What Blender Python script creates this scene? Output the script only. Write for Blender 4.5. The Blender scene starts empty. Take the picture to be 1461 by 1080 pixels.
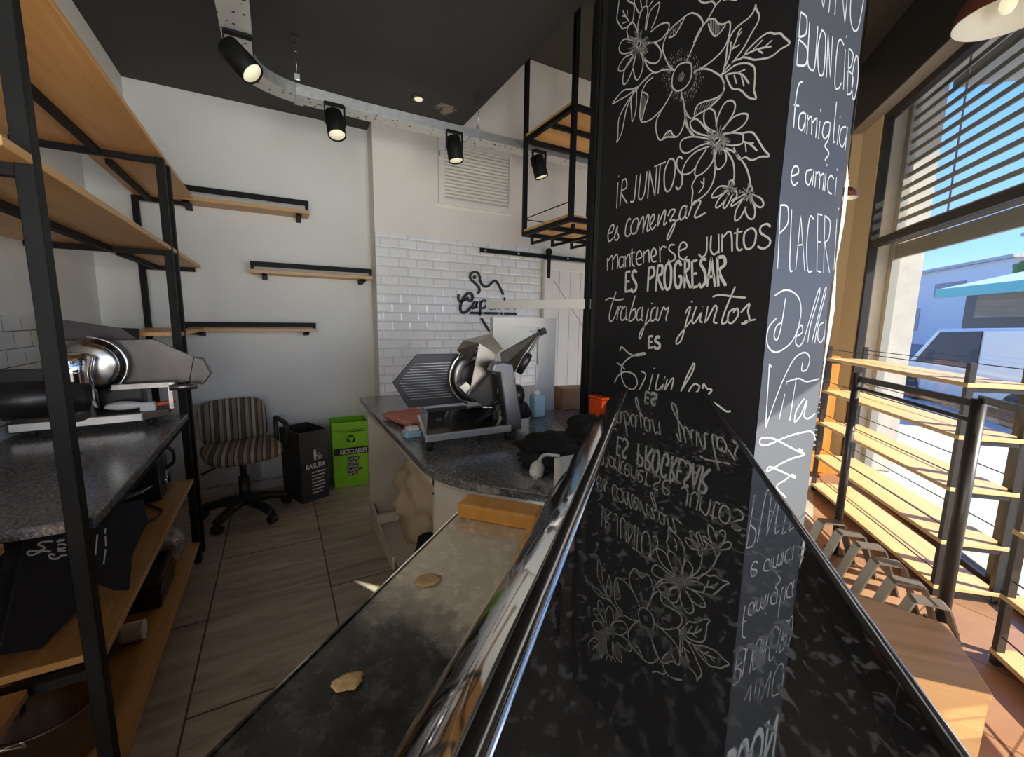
import bpy, bmesh, math, random
from mathutils import Vector, Matrix, noise
# ---------------------------------------------------------------- scene, camera, light
S = bpy.context.scene
COL = S.collection
random.seed(7)
S.view_settings.view_transform = 'Standard'
S.view_settings.look = 'None'
S.view_settings.gamma = 1.0
S.view_settings.use_curve_mapping = False
S.view_settings.exposure = 0.6
S.cycles.use_denoising = True
S.cycles.max_bounces = 10
S.cycles.diffuse_bounces = 6
S.cycles.glossy_bounces = 6
S.cycles.transparent_max_bounces = 16
S.cycles.sample_clamp_indirect = 6.0
S.cycles.caustics_reflective = False
S.cycles.caustics_refractive = False

AZ = math.radians(47.517)
DX, DY = math.sin(AZ), math.cos(AZ)          # along the display case and the shop window
EX, EY = math.cos(AZ), -math.sin(AZ)         # across, towards the street
def ST(s, t, z=0.0):
    return Vector((DX*s + EX*t, DY*s + EY*t, z))

cam = bpy.data.cameras.new('camera')
cam.sensor_width = 36.0
cam.lens = 600.284/1461*36.0
cam.clip_start = 0.02
camo = bpy.data.objects.new('camera', cam)
COL.objects.link(camo)
yaw, pitch, roll = math.radians(29.10965), math.radians(8.05857), math.radians(0.87344)
f0 = Vector((math.sin(yaw), math.cos(yaw), 0)); r0 = Vector((math.cos(yaw), -math.sin(yaw), 0)); u0 = Vector((0, 0, 1))
fw = f0*math.cos(pitch) - u0*math.sin(pitch); u1 = u0*math.cos(pitch) + f0*math.sin(pitch)
rt = r0*math.cos(roll) + u1*math.sin(roll); up = u1*math.cos(roll) - r0*math.sin(roll)
M = Matrix(((rt.x, up.x, -fw.x, 0), (rt.y, up.y, -fw.y, 0), (rt.z, up.z, -fw.z, 1.45), (0, 0, 0, 1)))
camo.matrix_world = M
S.camera = camo

W = bpy.data.worlds.new('sky'); S.world = W; W.use_nodes = True
wn = W.node_tree.nodes; wl = W.node_tree.links
wn.clear()
wo = wn.new('ShaderNodeOutputWorld'); wb = wn.new('ShaderNodeBackground')
tc = wn.new('ShaderNodeTexCoord'); sx = wn.new('ShaderNodeSeparateXYZ'); sk = wn.new('ShaderNodeValToRGB')
wl.new(tc.outputs['Generated'], sx.inputs[0]); wl.new(sx.outputs[2], sk.inputs[0])
ce = sk.color_ramp.elements
for _ in range(2): ce.new(0.5)
for q_, (p_, c_) in zip(ce, ((0.0, (0.52, 0.66, 0.92)), (0.12, (0.24, 0.45, 0.95)), (0.35, (0.12, 0.31, 0.88)), (1.0, (0.07, 0.20, 0.65)))):
    q_.position = p_; q_.color = (*c_, 1)
wb.inputs['Strength'].default_value = 1.5
wl.new(sk.outputs[0], wb.inputs['Color']); wl.new(wb.outputs[0], wo.inputs['Surface'])

def light(name, kind, energy, color=(1, 1, 1)):
    l = bpy.data.lights.new(name, kind); l.energy = energy; l.color = color
    o = bpy.data.objects.new(name, l); COL.objects.link(o); return o
sun = light('sun', 'SUN', 10.0, (1.0, 0.93, 0.80))
sun.data.angle = math.radians(0.6)
sd = ST(-0.53, 1.9, 1.0).normalized()          # towards the sun
sun.rotation_euler = sd.to_track_quat('Z', 'Y').to_euler()
def area(name, loc, target, sx, sy, energy, color):
    o = light(name, 'AREA', energy, color); o.data.shape = 'RECTANGLE'; o.data.size = sx; o.data.size_y = sy
    o.location = loc; o.rotation_euler = (Vector(loc) - Vector(target)).to_track_quat('Z', 'Y').to_euler(); return o
area('shop_front_daylight', ST(-1.0, 1.7, 1.1), ST(0.6, -1.3, 2.15), 3.2, 1.7, 125, (1.0, 0.975, 0.93))

# ---------------------------------------------------------------- materials
MATS = {}
def nodes_of(name):
    m = bpy.data.materials.new(name); m.use_nodes = True
    nt = m.node_tree; b = nt.nodes['Principled BSDF']
    return m, nt, nt.nodes, nt.links, b
def setp(b, **k):
    for a, v in k.items():
        b.inputs[a.replace('_', ' ')].default_value = v
def pos(nt, scale=(1, 1, 1), rot=(0, 0, 0), loc=(0, 0, 0)):
    g = nt.nodes.new('ShaderNodeNewGeometry'); mp = nt.nodes.new('ShaderNodeMapping')
    mp.inputs['Scale'].default_value = scale; mp.inputs['Rotation'].default_value = rot; mp.inputs['Location'].default_value = loc
    nt.links.new(g.outputs['Position'], mp.inputs['Vector']); return mp.outputs[0]
def ramp(nt, fac, stops):
    r = nt.nodes.new('ShaderNodeValToRGB'); el = r.color_ramp.elements
    while len(el) < len(stops): el.new(0.5)
    for e_, (p_, c_) in zip(el, stops):
        e_.position = p_; e_.color = (*c_, 1)
    nt.links.new(fac, r.inputs[0]); return r.outputs[0]
def nz(nt, vec, scale, detail=4, rough=0.55, dist=0.0):
    n = nt.nodes.new('ShaderNodeTexNoise'); n.inputs['Scale'].default_value = scale; n.inputs['Detail'].default_value = detail
    n.inputs['Roughness'].default_value = rough; n.inputs['Distortion'].default_value = dist
    if vec is not None: nt.links.new(vec, n.inputs['Vector'])
    return n.outputs['Fac']
def bump(nt, b, h, strength=0.2, dist=0.01):
    n = nt.nodes.new('ShaderNodeBump'); n.inputs['Strength'].default_value = strength; n.inputs['Distance'].default_value = dist
    nt.links.new(h, n.inputs['Height']); nt.links.new(n.outputs[0], b.inputs['Normal'])
def mix(nt, fac, a, c):
    m = nt.nodes.new('ShaderNodeMix'); m.data_type = 'RGBA'
    if hasattr(fac, 'links'): nt.links.new(fac, m.inputs[0])
    else: m.inputs[0].default_value = fac
    for v, i in ((a, 6), (c, 7)):
        if hasattr(v, 'links'): nt.links.new(v, m.inputs[i])
        else: m.inputs[i].default_value = (*v, 1)
    return m.outputs[2]
def plain(name, col, rough=0.5, metal=0.0, var=0.0, vscale=8.0, bmp=0.0, **k):
    m, nt, N, L, b = nodes_of(name)
    b.inputs['Base Color'].default_value = (*col, 1); b.inputs['Roughness'].default_value = rough; b.inputs['Metallic'].default_value = metal
    for a, v in k.items(): b.inputs[a.replace('_', ' ')].default_value = v
    if var or bmp:
        n = nz(nt, pos(nt), vscale, 5)
        if var:
            L.new(ramp(nt, n, [(0.3, tuple(c*(1-var) for c in col)), (0.7, tuple(min(1, c*(1+var)) for c in col))]), b.inputs['Base Color'])
        if bmp: bump(nt, b, n, bmp, 0.005)
    MATS[name] = m; return m
def wood(name, c0, c1, axis, rough=0.45, scale=1.0, rotz=0.0):
    m, nt, N, L, b = nodes_of(name)
    sc = [22*scale]*3; sc['xyz'.index(axis)] = 1.6*scale
    if rotz:
        g = nt.nodes.new('ShaderNodeNewGeometry'); mp0 = nt.nodes.new('ShaderNodeMapping'); mp0.inputs['Rotation'].default_value = (0, 0, rotz)
        L.new(g.outputs['Position'], mp0.inputs['Vector']); mp = nt.nodes.new('ShaderNodeMapping'); mp.inputs['Scale'].default_value = sc
        L.new(mp0.outputs[0], mp.inputs['Vector']); v = mp.outputs[0]
    else:
        v = pos(nt, tuple(sc))
    n = nz(nt, v, 1.0, 6, 0.6, 0.6)
    L.new(ramp(nt, n, [(0.3, c0), (0.5, tuple((a+c)/2 for a, c in zip(c0, c1))), (0.72, c1)]), b.inputs['Base Color'])
    b.inputs['Roughness'].default_value = rough; bump(nt, b, n, 0.08, 0.003)
    MATS[name] = m; return m
plain('white_wall', (0.76, 0.755, 0.71), 0.75, var=0.035, vscale=2.2, bmp=0.05)
plain('cream_wall', (0.80, 0.77, 0.70), 0.75, var=0.03, vscale=3.0, bmp=0.08)
plain('beige_wall', (0.70, 0.52, 0.30), 0.8, var=0.04, vscale=2.0)
plain('soffit_paint', (0.30, 0.255, 0.215), 0.7)
plain('black_paint', (0.018, 0.018, 0.018), 0.55)
plain('black_metal', (0.008, 0.0082, 0.0082), 0.55, var=0.2, vscale=5, Specular_IOR_Level=0.16)
plain('dark_metal', (0.035, 0.03, 0.028), 0.4, 0.3)
plain('black_plastic', (0.014, 0.014, 0.015), 0.35)
plain('black_rubber', (0.01, 0.01, 0.01), 0.6)
plain('black_cloth', (0.008, 0.008, 0.009), 0.9, bmp=0.3, vscale=40)
plain('apron_cloth', (0.010, 0.010, 0.014), 0.85, bmp=0.15, vscale=60)
plain('steel', (0.46, 0.44, 0.42), 0.22, 1.0, var=0.08, vscale=14)
plain('dark_steel', (0.20, 0.195, 0.19), 0.16, 0.95)
plain('warm_steel', (0.34, 0.30, 0.265), 0.26, 0.9, var=0.12, vscale=16)
plain('guard_grey', (0.10, 0.09, 0.085), 0.3, 0.5, var=0.12, vscale=14)
plain('polished_steel', (0.85, 0.83, 0.79), 0.07, 1.0)
plain('smoked_steel', (0.045, 0.038, 0.034), 0.12, 0.3)
plain('bright_edge', (0.62, 0.63, 0.64), 0.25, 0.5)
plain('pan_metal', (0.05, 0.044, 0.038), 0.4, 0.4)
plain('shop_ceiling', (0.045, 0.038, 0.034), 0.6)
plain('brushed_steel', (0.30, 0.29, 0.285), 0.33, 1.0, var=0.12, vscale=20)
plain('cast_aluminium', (0.17, 0.17, 0.185), 0.32, 0.8, var=0.1, vscale=12)
plain('anodised_plate', (0.045, 0.044, 0.048), 0.45, 0.2)
plain('chrome', (0.8, 0.8, 0.8), 0.06, 1.0)
plain('galvanised', (0.62, 0.63, 0.63), 0.36, 0.75, var=0.12, vscale=30)
plain('white_laminate', (0.70, 0.64, 0.57), 0.5, var=0.03)
plain('white_panel', (0.66, 0.64, 0.60), 0.45)
plain('white_plastic', (0.80, 0.80, 0.78), 0.35)
plain('white_door', (0.80, 0.78, 0.72), 0.5, var=0.03)
plain('chalk', (0.56, 0.555, 0.53), 0.9)
plain('soft_chalk', (0.28, 0.28, 0.27), 0.9)
plain('pen_white', (0.50, 0.53, 0.57), 0.7)
plain('cork', (0.62, 0.42, 0.20), 0.8, var=0.3, vscale=120)
plain('shaded_vinyl', (0.012, 0.0115, 0.0125), 0.6, Specular_IOR_Level=0.25)  # same vinyl as the menu side, colour darkened for the dimly lit face
plain('lit_vinyl', (0.055, 0.060, 0.072), 0.42)  # same vinyl, colour lifted and blued for the face lit from the window
plain('vinyl_back', (0.75, 0.76, 0.80), 0.6)
plain('green_plastic', (0.26, 0.62, 0.02), 0.4, var=0.06, vscale=6)
plain('bin_black', (0.028, 0.027, 0.027), 0.5, var=0.1, vscale=8)
plain('print_black', (0.01, 0.012, 0.01), 0.6)
plain('print_white', (0.62, 0.60, 0.56), 0.7)
plain('orange_plastic', (0.85, 0.09, 0.01), 0.35)
plain('copper', (0.50, 0.17, 0.09), 0.22, 0.75, var=0.15, vscale=25)
plain('lamp_inside', (0.85, 0.83, 0.75), 0.6)
plain('lamp_lens', (0.80, 0.74, 0.55), 0.35, var=0.3, vscale=160, Emission_Color=(1.0, 0.90, 0.62, 1), Emission_Strength=0.35)
plain('taupe_steel', (0.20, 0.175, 0.15), 0.4, 0.4)
plain('sun_blocker_grey', (0.30, 0.30, 0.30), 0.9)
plain('blue_plastic', (0.40, 0.62, 0.78), 0.35)
plain('beige_bag', (0.55, 0.44, 0.30), 0.6, bmp=0.4, vscale=30)
plain('red_cloth', (0.45, 0.08, 0.05), 0.8)
plain('concrete', (0.52, 0.50, 0.46), 0.85, var=0.22, vscale=3.0, bmp=0.1)
plain('asphalt', (0.20, 0.20, 0.20), 0.9, var=0.1, vscale=4)
plain('stucco_white', (0.80, 0.74, 0.68), 0.85, var=0.05)
plain('stucco_grey', (0.54, 0.51, 0.48), 0.85, var=0.08)
plain('house_window', (0.16, 0.18, 0.22), 0.2)
plain('awning_teal', (0.18, 0.50, 0.42), 0.7)
plain('awning_top', (0.62, 0.72, 0.66), 0.7)
plain('car_paint', (0.62, 0.58, 0.54), 0.25, 0.3)
plain('car_glass', (0.03, 0.035, 0.045), 0.4, Specular_IOR_Level=0.15)
plain('shrub_leaf', (0.10, 0.20, 0.05), 0.8)
plain('slat_grey', (0.36, 0.345, 0.31), 0.5, 0.4)
plain('frame_bronze', (0.012, 0.010, 0.009), 0.45)
plain('chair_black', (0.012, 0.012, 0.013), 0.5)
plain('clear_bag', (0.30, 0.29, 0.28), 0.12, var=0.5, vscale=18, bmp=0.6)
plain('cardboard', (0.30, 0.22, 0.14), 0.8)
plain('brown_glass', (0.03, 0.022, 0.015), 0.1)
plain('pink_sign', (0.75, 0.25, 0.65), 0.6)
plain('amber', (0.75, 0.40, 0.12), 0.4)
LW0, LW1 = (0.52, 0.26, 0.075), (0.70, 0.38, 0.13)
wood('shelf_wood', LW0, LW1, 'y', 0.42)
wood('shelf_wood_x', (0.46, 0.25, 0.09), (0.62, 0.37, 0.16), 'x', 0.42)
wood('hang_wood', (0.72, 0.38, 0.11), (0.86, 0.52, 0.19), 'x', 0.5, 0.8)
wood('window_shelf_wood', (0.62, 0.40, 0.17), (0.78, 0.54, 0.27), 'x', 0.45, 1.0, -(math.pi/2-AZ))
wood('bench_wood', (0.36, 0.19, 0.075), (0.52, 0.30, 0.13), 'y', 0.26, 0.6, -(math.pi/2-AZ))
wood('block_wood', (0.62, 0.26, 0.04), (0.78, 0.38, 0.09), 'x', 0.4, 1.0, -(AZ))
wood('box_wood', (0.30, 0.14, 0.06), (0.48, 0.26, 0.12), 'x', 0.5)
wood('kiosk_wood', (0.24, 0.17, 0.11), (0.42, 0.32, 0.22), 'x', 0.7, 0.3, -(math.pi/2-AZ))
wood('orange_wood', (0.62, 0.22, 0.02), (0.80, 0.32, 0.05), 'z', 0.45)

def tile_mat():
    m, nt, N, L, b = nodes_of('white_tile')
    g = N.new('ShaderNodeNewGeometry'); sp = N.new('ShaderNodeSeparateXYZ'); cb = N.new('ShaderNodeCombineXYZ'); ad = N.new('ShaderNodeMath')
    L.new(g.outputs['Position'], sp.inputs[0]); L.new(sp.outputs[0], ad.inputs[0]); L.new(sp.outputs[1], ad.inputs[1])
    L.new(ad.outputs[0], cb.inputs[0]); L.new(sp.outputs[2], cb.inputs[1])
    br = N.new('ShaderNodeTexBrick'); L.new(cb.outputs[0], br.inputs['Vector'])
    for k, v in (('Scale', 1.0), ('Mortar Size', 0.004), ('Mortar Smooth', 0.2), ('Brick Width', 0.155), ('Row Height', 0.0785), ('Bias', -0.3)):
        br.inputs[k].default_value = v
    br.inputs['Color1'].default_value = (0.82, 0.82, 0.80, 1); br.inputs['Color2'].default_value = (0.76, 0.76, 0.75, 1); br.inputs['Mortar'].default_value = (0.62, 0.61, 0.58, 1)
    L.new(br.outputs['Color'], b.inputs['Base Color']); b.inputs['Roughness'].default_value = 0.16
    b2 = N.new('ShaderNodeTexBrick'); L.new(cb.outputs[0], b2.inputs['Vector'])
    for k, v in (('Scale', 1.0), ('Mortar Size', 0.016), ('Mortar Smooth', 1.0), ('Brick Width', 0.155), ('Row Height', 0.0785)):
        b2.inputs[k].default_value = v
    inv = N.new('ShaderNodeMath'); inv.operation = 'SUBTRACT'; inv.inputs[0].default_value = 1.0; L.new(b2.outputs['Fac'], inv.inputs[1])
    bump(nt, b, inv.outputs[0], 0.6, 0.006); MATS['white_tile'] = m
tile_mat()
def left_tile_mat():
    m, nt, N, L, b = nodes_of('square_tile')
    g = N.new('ShaderNodeNewGeometry'); sp = N.new('ShaderNodeSeparateXYZ'); cb = N.new('ShaderNodeCombineXYZ')
    L.new(g.outputs['Position'], sp.inputs[0]); L.new(sp.outputs[1], cb.inputs[0]); L.new(sp.outputs[2], cb.inputs[1])
    br = N.new('ShaderNodeTexBrick'); L.new(cb.outputs[0], br.inputs['Vector'])
    for k, v in (('Scale', 1.0), ('Mortar Size', 0.0022), ('Mortar Smooth', 0.1), ('Brick Width', 0.16), ('Row Height', 0.08)):
        br.inputs[k].default_value = v
    br.inputs['Color1'].default_value = (0.72, 0.72, 0.69, 1); br.inputs['Color2'].default_value = (0.69, 0.69, 0.66, 1); br.inputs['Mortar'].default_value = (0.06, 0.06, 0.06, 1)
    L.new(br.outputs['Color'], b.inputs['Base Color']); b.inputs['Roughness'].default_value = 0.25; MATS['square_tile'] = m
left_tile_mat()
def floor_mat(name, w, h, c0, c1, mort, off, sx, sy, rough, loc, rotz=0.0):
    m, nt, N, L, b = nodes_of(name)
    v = pos(nt, (1, 1, 1), (0, 0, rotz), loc)
    br = N.new('ShaderNodeTexBrick'); L.new(v, br.inputs['Vector'])
    for k, q in (('Scale', 1.0), ('Mortar Size', 0.004), ('Mortar Smooth', 0.1), ('Brick Width', w), ('Row Height', h)):
        br.inputs[k].default_value = q
    br.offset = off
    br.inputs['Color1'].default_value = (1, 1, 1, 1); br.inputs['Color2'].default_value = (0.82, 0.82, 0.82, 1); br.inputs['Mortar'].default_value = mort
    mp = N.new('ShaderNodeMapping'); mp.inputs['Scale'].default_value = (sx, sy, 1); L.new(v, mp.inputs['Vector'])
    n = nz(nt, mp.outputs[0], 1.0, 8, 0.62, 0.8)
    c = ramp(nt, n, [(0.28, c0), (0.5, tuple((a+d)/2 for a, d in zip(c0, c1))), (0.72, c1)])
    mu = N.new('ShaderNodeMix'); mu.data_type = 'RGBA'; mu.blend_type = 'MULTIPLY'; mu.inputs[0].default_value = 1.0
    L.new(c, mu.inputs[6]); L.new(br.outputs['Color'], mu.inputs[7]); L.new(mu.outputs[2], b.inputs['Base Color'])
    b.inputs['Roughness'].default_value = rough; MATS[name] = m
floor_mat('kitchen_tile', 1.15, 0.546, (0.30, 0.245, 0.19), (0.72, 0.61, 0.49), (0.16, 0.14, 0.12, 1), 0.5, 12, 1.6, 0.42, (0.0, 0.178, 0), -math.pi/2)
floor_mat('shop_tile', 0.45, 0.45, (0.34, 0.17, 0.09), (0.46, 0.25, 0.14), (0.45, 0.4, 0.35, 1), 0.0, 3, 3, 0.4, (0.1, 0.2, 0))
def granite():
    m, nt, N, L, b = nodes_of('granite')
    v = pos(nt)
    vo = N.new('ShaderNodeTexVoronoi'); vo.inputs['Scale'].default_value = 210; L.new(v, vo.inputs['Vector'])
    n = nz(nt, v, 90, 4, 0.7)
    c1 = ramp(nt, vo.outputs['Color'], [(0.15, (0.03, 0.03, 0.032)), (0.55, (0.17, 0.17, 0.175)), (0.9, (0.44, 0.435, 0.42))])
    c2 = ramp(nt, n, [(0.35, (0.06, 0.06, 0.062)), (0.7, (0.27, 0.265, 0.255))])
    L.new(mix(nt, 0.45, c1, c2), b.inputs['Base Color'])
    b.inputs['Roughness'].default_value = 0.2; MATS['granite'] = m
granite()
def worktop():
    m, nt, N, L, b = nodes_of('stained_glare_steel')
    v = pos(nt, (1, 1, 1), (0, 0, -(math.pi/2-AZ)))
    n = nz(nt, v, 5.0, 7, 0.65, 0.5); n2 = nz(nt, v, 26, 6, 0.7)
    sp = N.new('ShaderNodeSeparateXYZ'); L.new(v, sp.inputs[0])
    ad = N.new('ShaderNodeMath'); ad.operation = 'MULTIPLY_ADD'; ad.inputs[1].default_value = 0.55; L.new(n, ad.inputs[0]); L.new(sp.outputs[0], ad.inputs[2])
    glare_mask = ramp(nt, ad.outputs[0], [(0.84, (0,)*3), (0.97, (0.6,)*3), (1.12, (1,)*3)])  # far end: bright glare painted into the colour together with beige patina
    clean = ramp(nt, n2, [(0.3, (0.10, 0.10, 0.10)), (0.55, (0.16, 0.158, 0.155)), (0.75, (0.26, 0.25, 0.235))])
    patina_glare = ramp(nt, n2, [(0.3, (0.55, 0.48, 0.37)), (0.6, (0.74, 0.67, 0.54)), (0.8, (0.82, 0.76, 0.64))])
    L.new(mix(nt, glare_mask, clean, patina_glare), b.inputs['Base Color'])
    L.new(ramp(nt, glare_mask, [(0.0, (0.85,)*3), (1.0, (0.25,)*3)]), b.inputs['Metallic'])
    L.new(ramp(nt, n2, [(0.3, (0.16,)*3), (0.7, (0.34,)*3)]), b.inputs['Roughness'])
    bump(nt, b, n2, 0.06, 0.003); MATS['stained_glare_steel'] = m
worktop()
def caseglass():
    m, nt, N, L, b = nodes_of('smudged_black_glass')
    v0 = pos(nt, (1, 1, 1), (0, 0, -(math.pi/2-AZ)))
    mp = N.new('ShaderNodeMapping'); mp.inputs['Scale'].default_value = (0.65, 1, 1); L.new(v0, mp.inputs['Vector']); v = mp.outputs[0]
    n = nz(nt, v, 120, 3, 0.55, 0.4); n2 = nz(nt, v, 9, 3)
    k = ramp(nt, n, [(0.54, (0.0,)*3), (0.60, (0.16,)*3), (0.75, (0.30,)*3)])
    k2 = ramp(nt, n2, [(0.35, (0.25,)*3), (0.65, (1.0,)*3)])
    mu = N.new('ShaderNodeMath'); mu.operation = 'MULTIPLY'; L.new(k, mu.inputs[0]); L.new(k2, mu.inputs[1])
    L.new(mix(nt, mu.outputs[0], (0.018, 0.017, 0.017), (0.30, 0.29, 0.29)), b.inputs['Base Color'])
    b.inputs['Roughness'].default_value = 0.015; b.inputs['IOR'].default_value = 2.7
    r = ramp(nt, mu.outputs[0], [(0.0, (0.012,)*3), (0.3, (0.25,)*3)]); L.new(r, b.inputs['Roughness'])
    MATS['smudged_black_glass'] = m
caseglass()
def paneglass(name, tint, base):
    m = bpy.data.materials.new(name); m.use_nodes = True; nt = m.node_tree; N = nt.nodes; L = nt.links; N.clear()
    o = N.new('ShaderNodeOutputMaterial'); t = N.new('ShaderNodeBsdfTransparent'); g = N.new('ShaderNodeBsdfGlossy'); mx = N.new('ShaderNodeMixShader'); lw = N.new('ShaderNodeLayerWeight')
    t.inputs[0].default_value = (*tint, 1); g.inputs['Roughness'].default_value = 0.02; lw.inputs['Blend'].default_value = 0.5
    pw = N.new('ShaderNodeMath'); pw.operation = 'POWER'; pw.inputs[1].default_value = 5.0; L.new(lw.outputs['Facing'], pw.inputs[0])
    ma = N.new('ShaderNodeMath'); ma.operation = 'MULTIPLY_ADD'; ma.inputs[1].default_value = 0.7; ma.inputs[2].default_value = base; L.new(pw.outputs[0], ma.inputs[0])
    L.new(ma.outputs[0], mx.inputs[0]); L.new(t.outputs[0], mx.inputs[1]); L.new(g.outputs[0], mx.inputs[2]); L.new(mx.outputs[0], o.inputs['Surface'])
    MATS[name] = m
paneglass('window_glass', (0.95, 0.97, 0.96), 0.025)
paneglass('clear_glass', (0.85, 0.90, 0.88), 0.03)
def stripe_mat():
    m, nt, N, L, b = nodes_of('striped_fabric')
    tc = N.new('ShaderNodeTexCoord'); mp = N.new('ShaderNodeMapping'); L.new(tc.outputs['Object'], mp.inputs[0])
    sp = N.new('ShaderNodeSeparateXYZ'); L.new(mp.outputs[0], sp.inputs[0])
    ma = N.new('ShaderNodeMath'); ma.operation = 'MULTIPLY'; ma.inputs[1].default_value = 6.2; L.new(sp.outputs[0], ma.inputs[0])
    fr = N.new('ShaderNodeMath'); fr.operation = 'FRACT'; L.new(ma.outputs[0], fr.inputs[0])
    r = N.new('ShaderNodeValToRGB'); r.color_ramp.interpolation = 'CONSTANT'; el = r.color_ramp.elements
    st = [(0, (0.11, 0.095, 0.05)), (.10, (0.03, 0.025, 0.02)), (.14, (0.30, 0.25, 0.20)), (.27, (0.13, 0.11, 0.06)), (.36, (0.05, 0.04, 0.03)), (.40, (0.42, 0.36, 0.32)), (.52, (0.10, 0.085, 0.045)), (.60, (0.03, 0.025, 0.02)), (.64, (0.24, 0.19, 0.14)), (.80, (0.04, 0.03, 0.025)), (.84, (0.36, 0.30, 0.25)), (.94, (0.09, 0.075, 0.04))]
    while len(el) < len(st): el.new(0.5)
    for q, (p_, c_) in zip(el, st): q.position = p_; q.color = (*c_, 1)
    L.new(fr.outputs[0], r.inputs[0]); L.new(r.outputs[0], b.inputs['Base Color']); b.inputs['Roughness'].default_value = 0.9
    bump(nt, b, nz(nt, tc.outputs['Object'], 260, 2), 0.2, 0.002); MATS['striped_fabric'] = m
stripe_mat()
def ceiling_mat():
    m, nt, N, L, b = nodes_of('black_ceiling')
    v = pos(nt); n = nz(nt, v, 7, 6, 0.7, 0.4)
    g = N.new('ShaderNodeVectorMath'); g.operation = 'DISTANCE'; L.new(v, g.inputs[0]); g.inputs[1].default_value = (1.22, 3.3, 3.02)
    fall = ramp(nt, g.outputs['Value'], [(0.02, (1,)*3), (0.26, (0,)*3)])
    a = N.new('ShaderNodeMath'); a.operation = 'MULTIPLY'; L.new(n, a.inputs[0]); L.new(fall, a.inputs[1])
    k = ramp(nt, a.outputs[0], [(0.40, (0,)*3), (0.43, (1,)*3)])
    L.new(mix(nt, k, (0.022, 0.021, 0.020), (0.26, 0.22, 0.15)), b.inputs['Base Color']); b.inputs['Roughness'].default_value = 0.6
    MATS['black_ceiling'] = m
ceiling_mat()
def towel_mat():
    m, nt, N, L, b = nodes_of('checked_towel')
    ch = N.new('ShaderNodeTexChecker'); L.new(pos(nt), ch.inputs['Vector']); ch.inputs['Scale'].default_value = 85
    ch.inputs['Color1'].default_value = (0.62, 0.10, 0.05, 1); ch.inputs['Color2'].default_value = (0.72, 0.42, 0.34, 1)
    L.new(ch.outputs[0], b.inputs['Base Color']); b.inputs['Roughness'].default_value = 0.95; MATS['checked_towel'] = m
towel_mat()
def tray_mat():
    m, nt, N, L, b = nodes_of('slotted_galvanised')
    br = N.new('ShaderNodeTexBrick'); L.new(pos(nt), br.inputs['Vector'])
    for k, v in (('Scale', 1.0), ('Mortar Size', 0.006), ('Brick Width', 0.05), ('Row Height', 0.034), ('Mortar Smooth', 0.0)): br.inputs[k].default_value = v
    v2 = N.new('ShaderNodeTexVoronoi'); v2.inputs['Scale'].default_value = 26; L.new(pos(nt), v2.inputs['Vector'])
    k = ramp(nt, v2.outputs['Distance'], [(0.20, (1,)*3), (0.24, (0,)*3)])
    L.new(mix(nt, k, (0.66, 0.66, 0.64), (0.05, 0.05, 0.05)), b.inputs['Base Color']); b.inputs['Metallic'].default_value = 0.4; b.inputs['Roughness'].default_value = 0.42
    MATS['slotted_galvanised'] = m
tray_mat()

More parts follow.
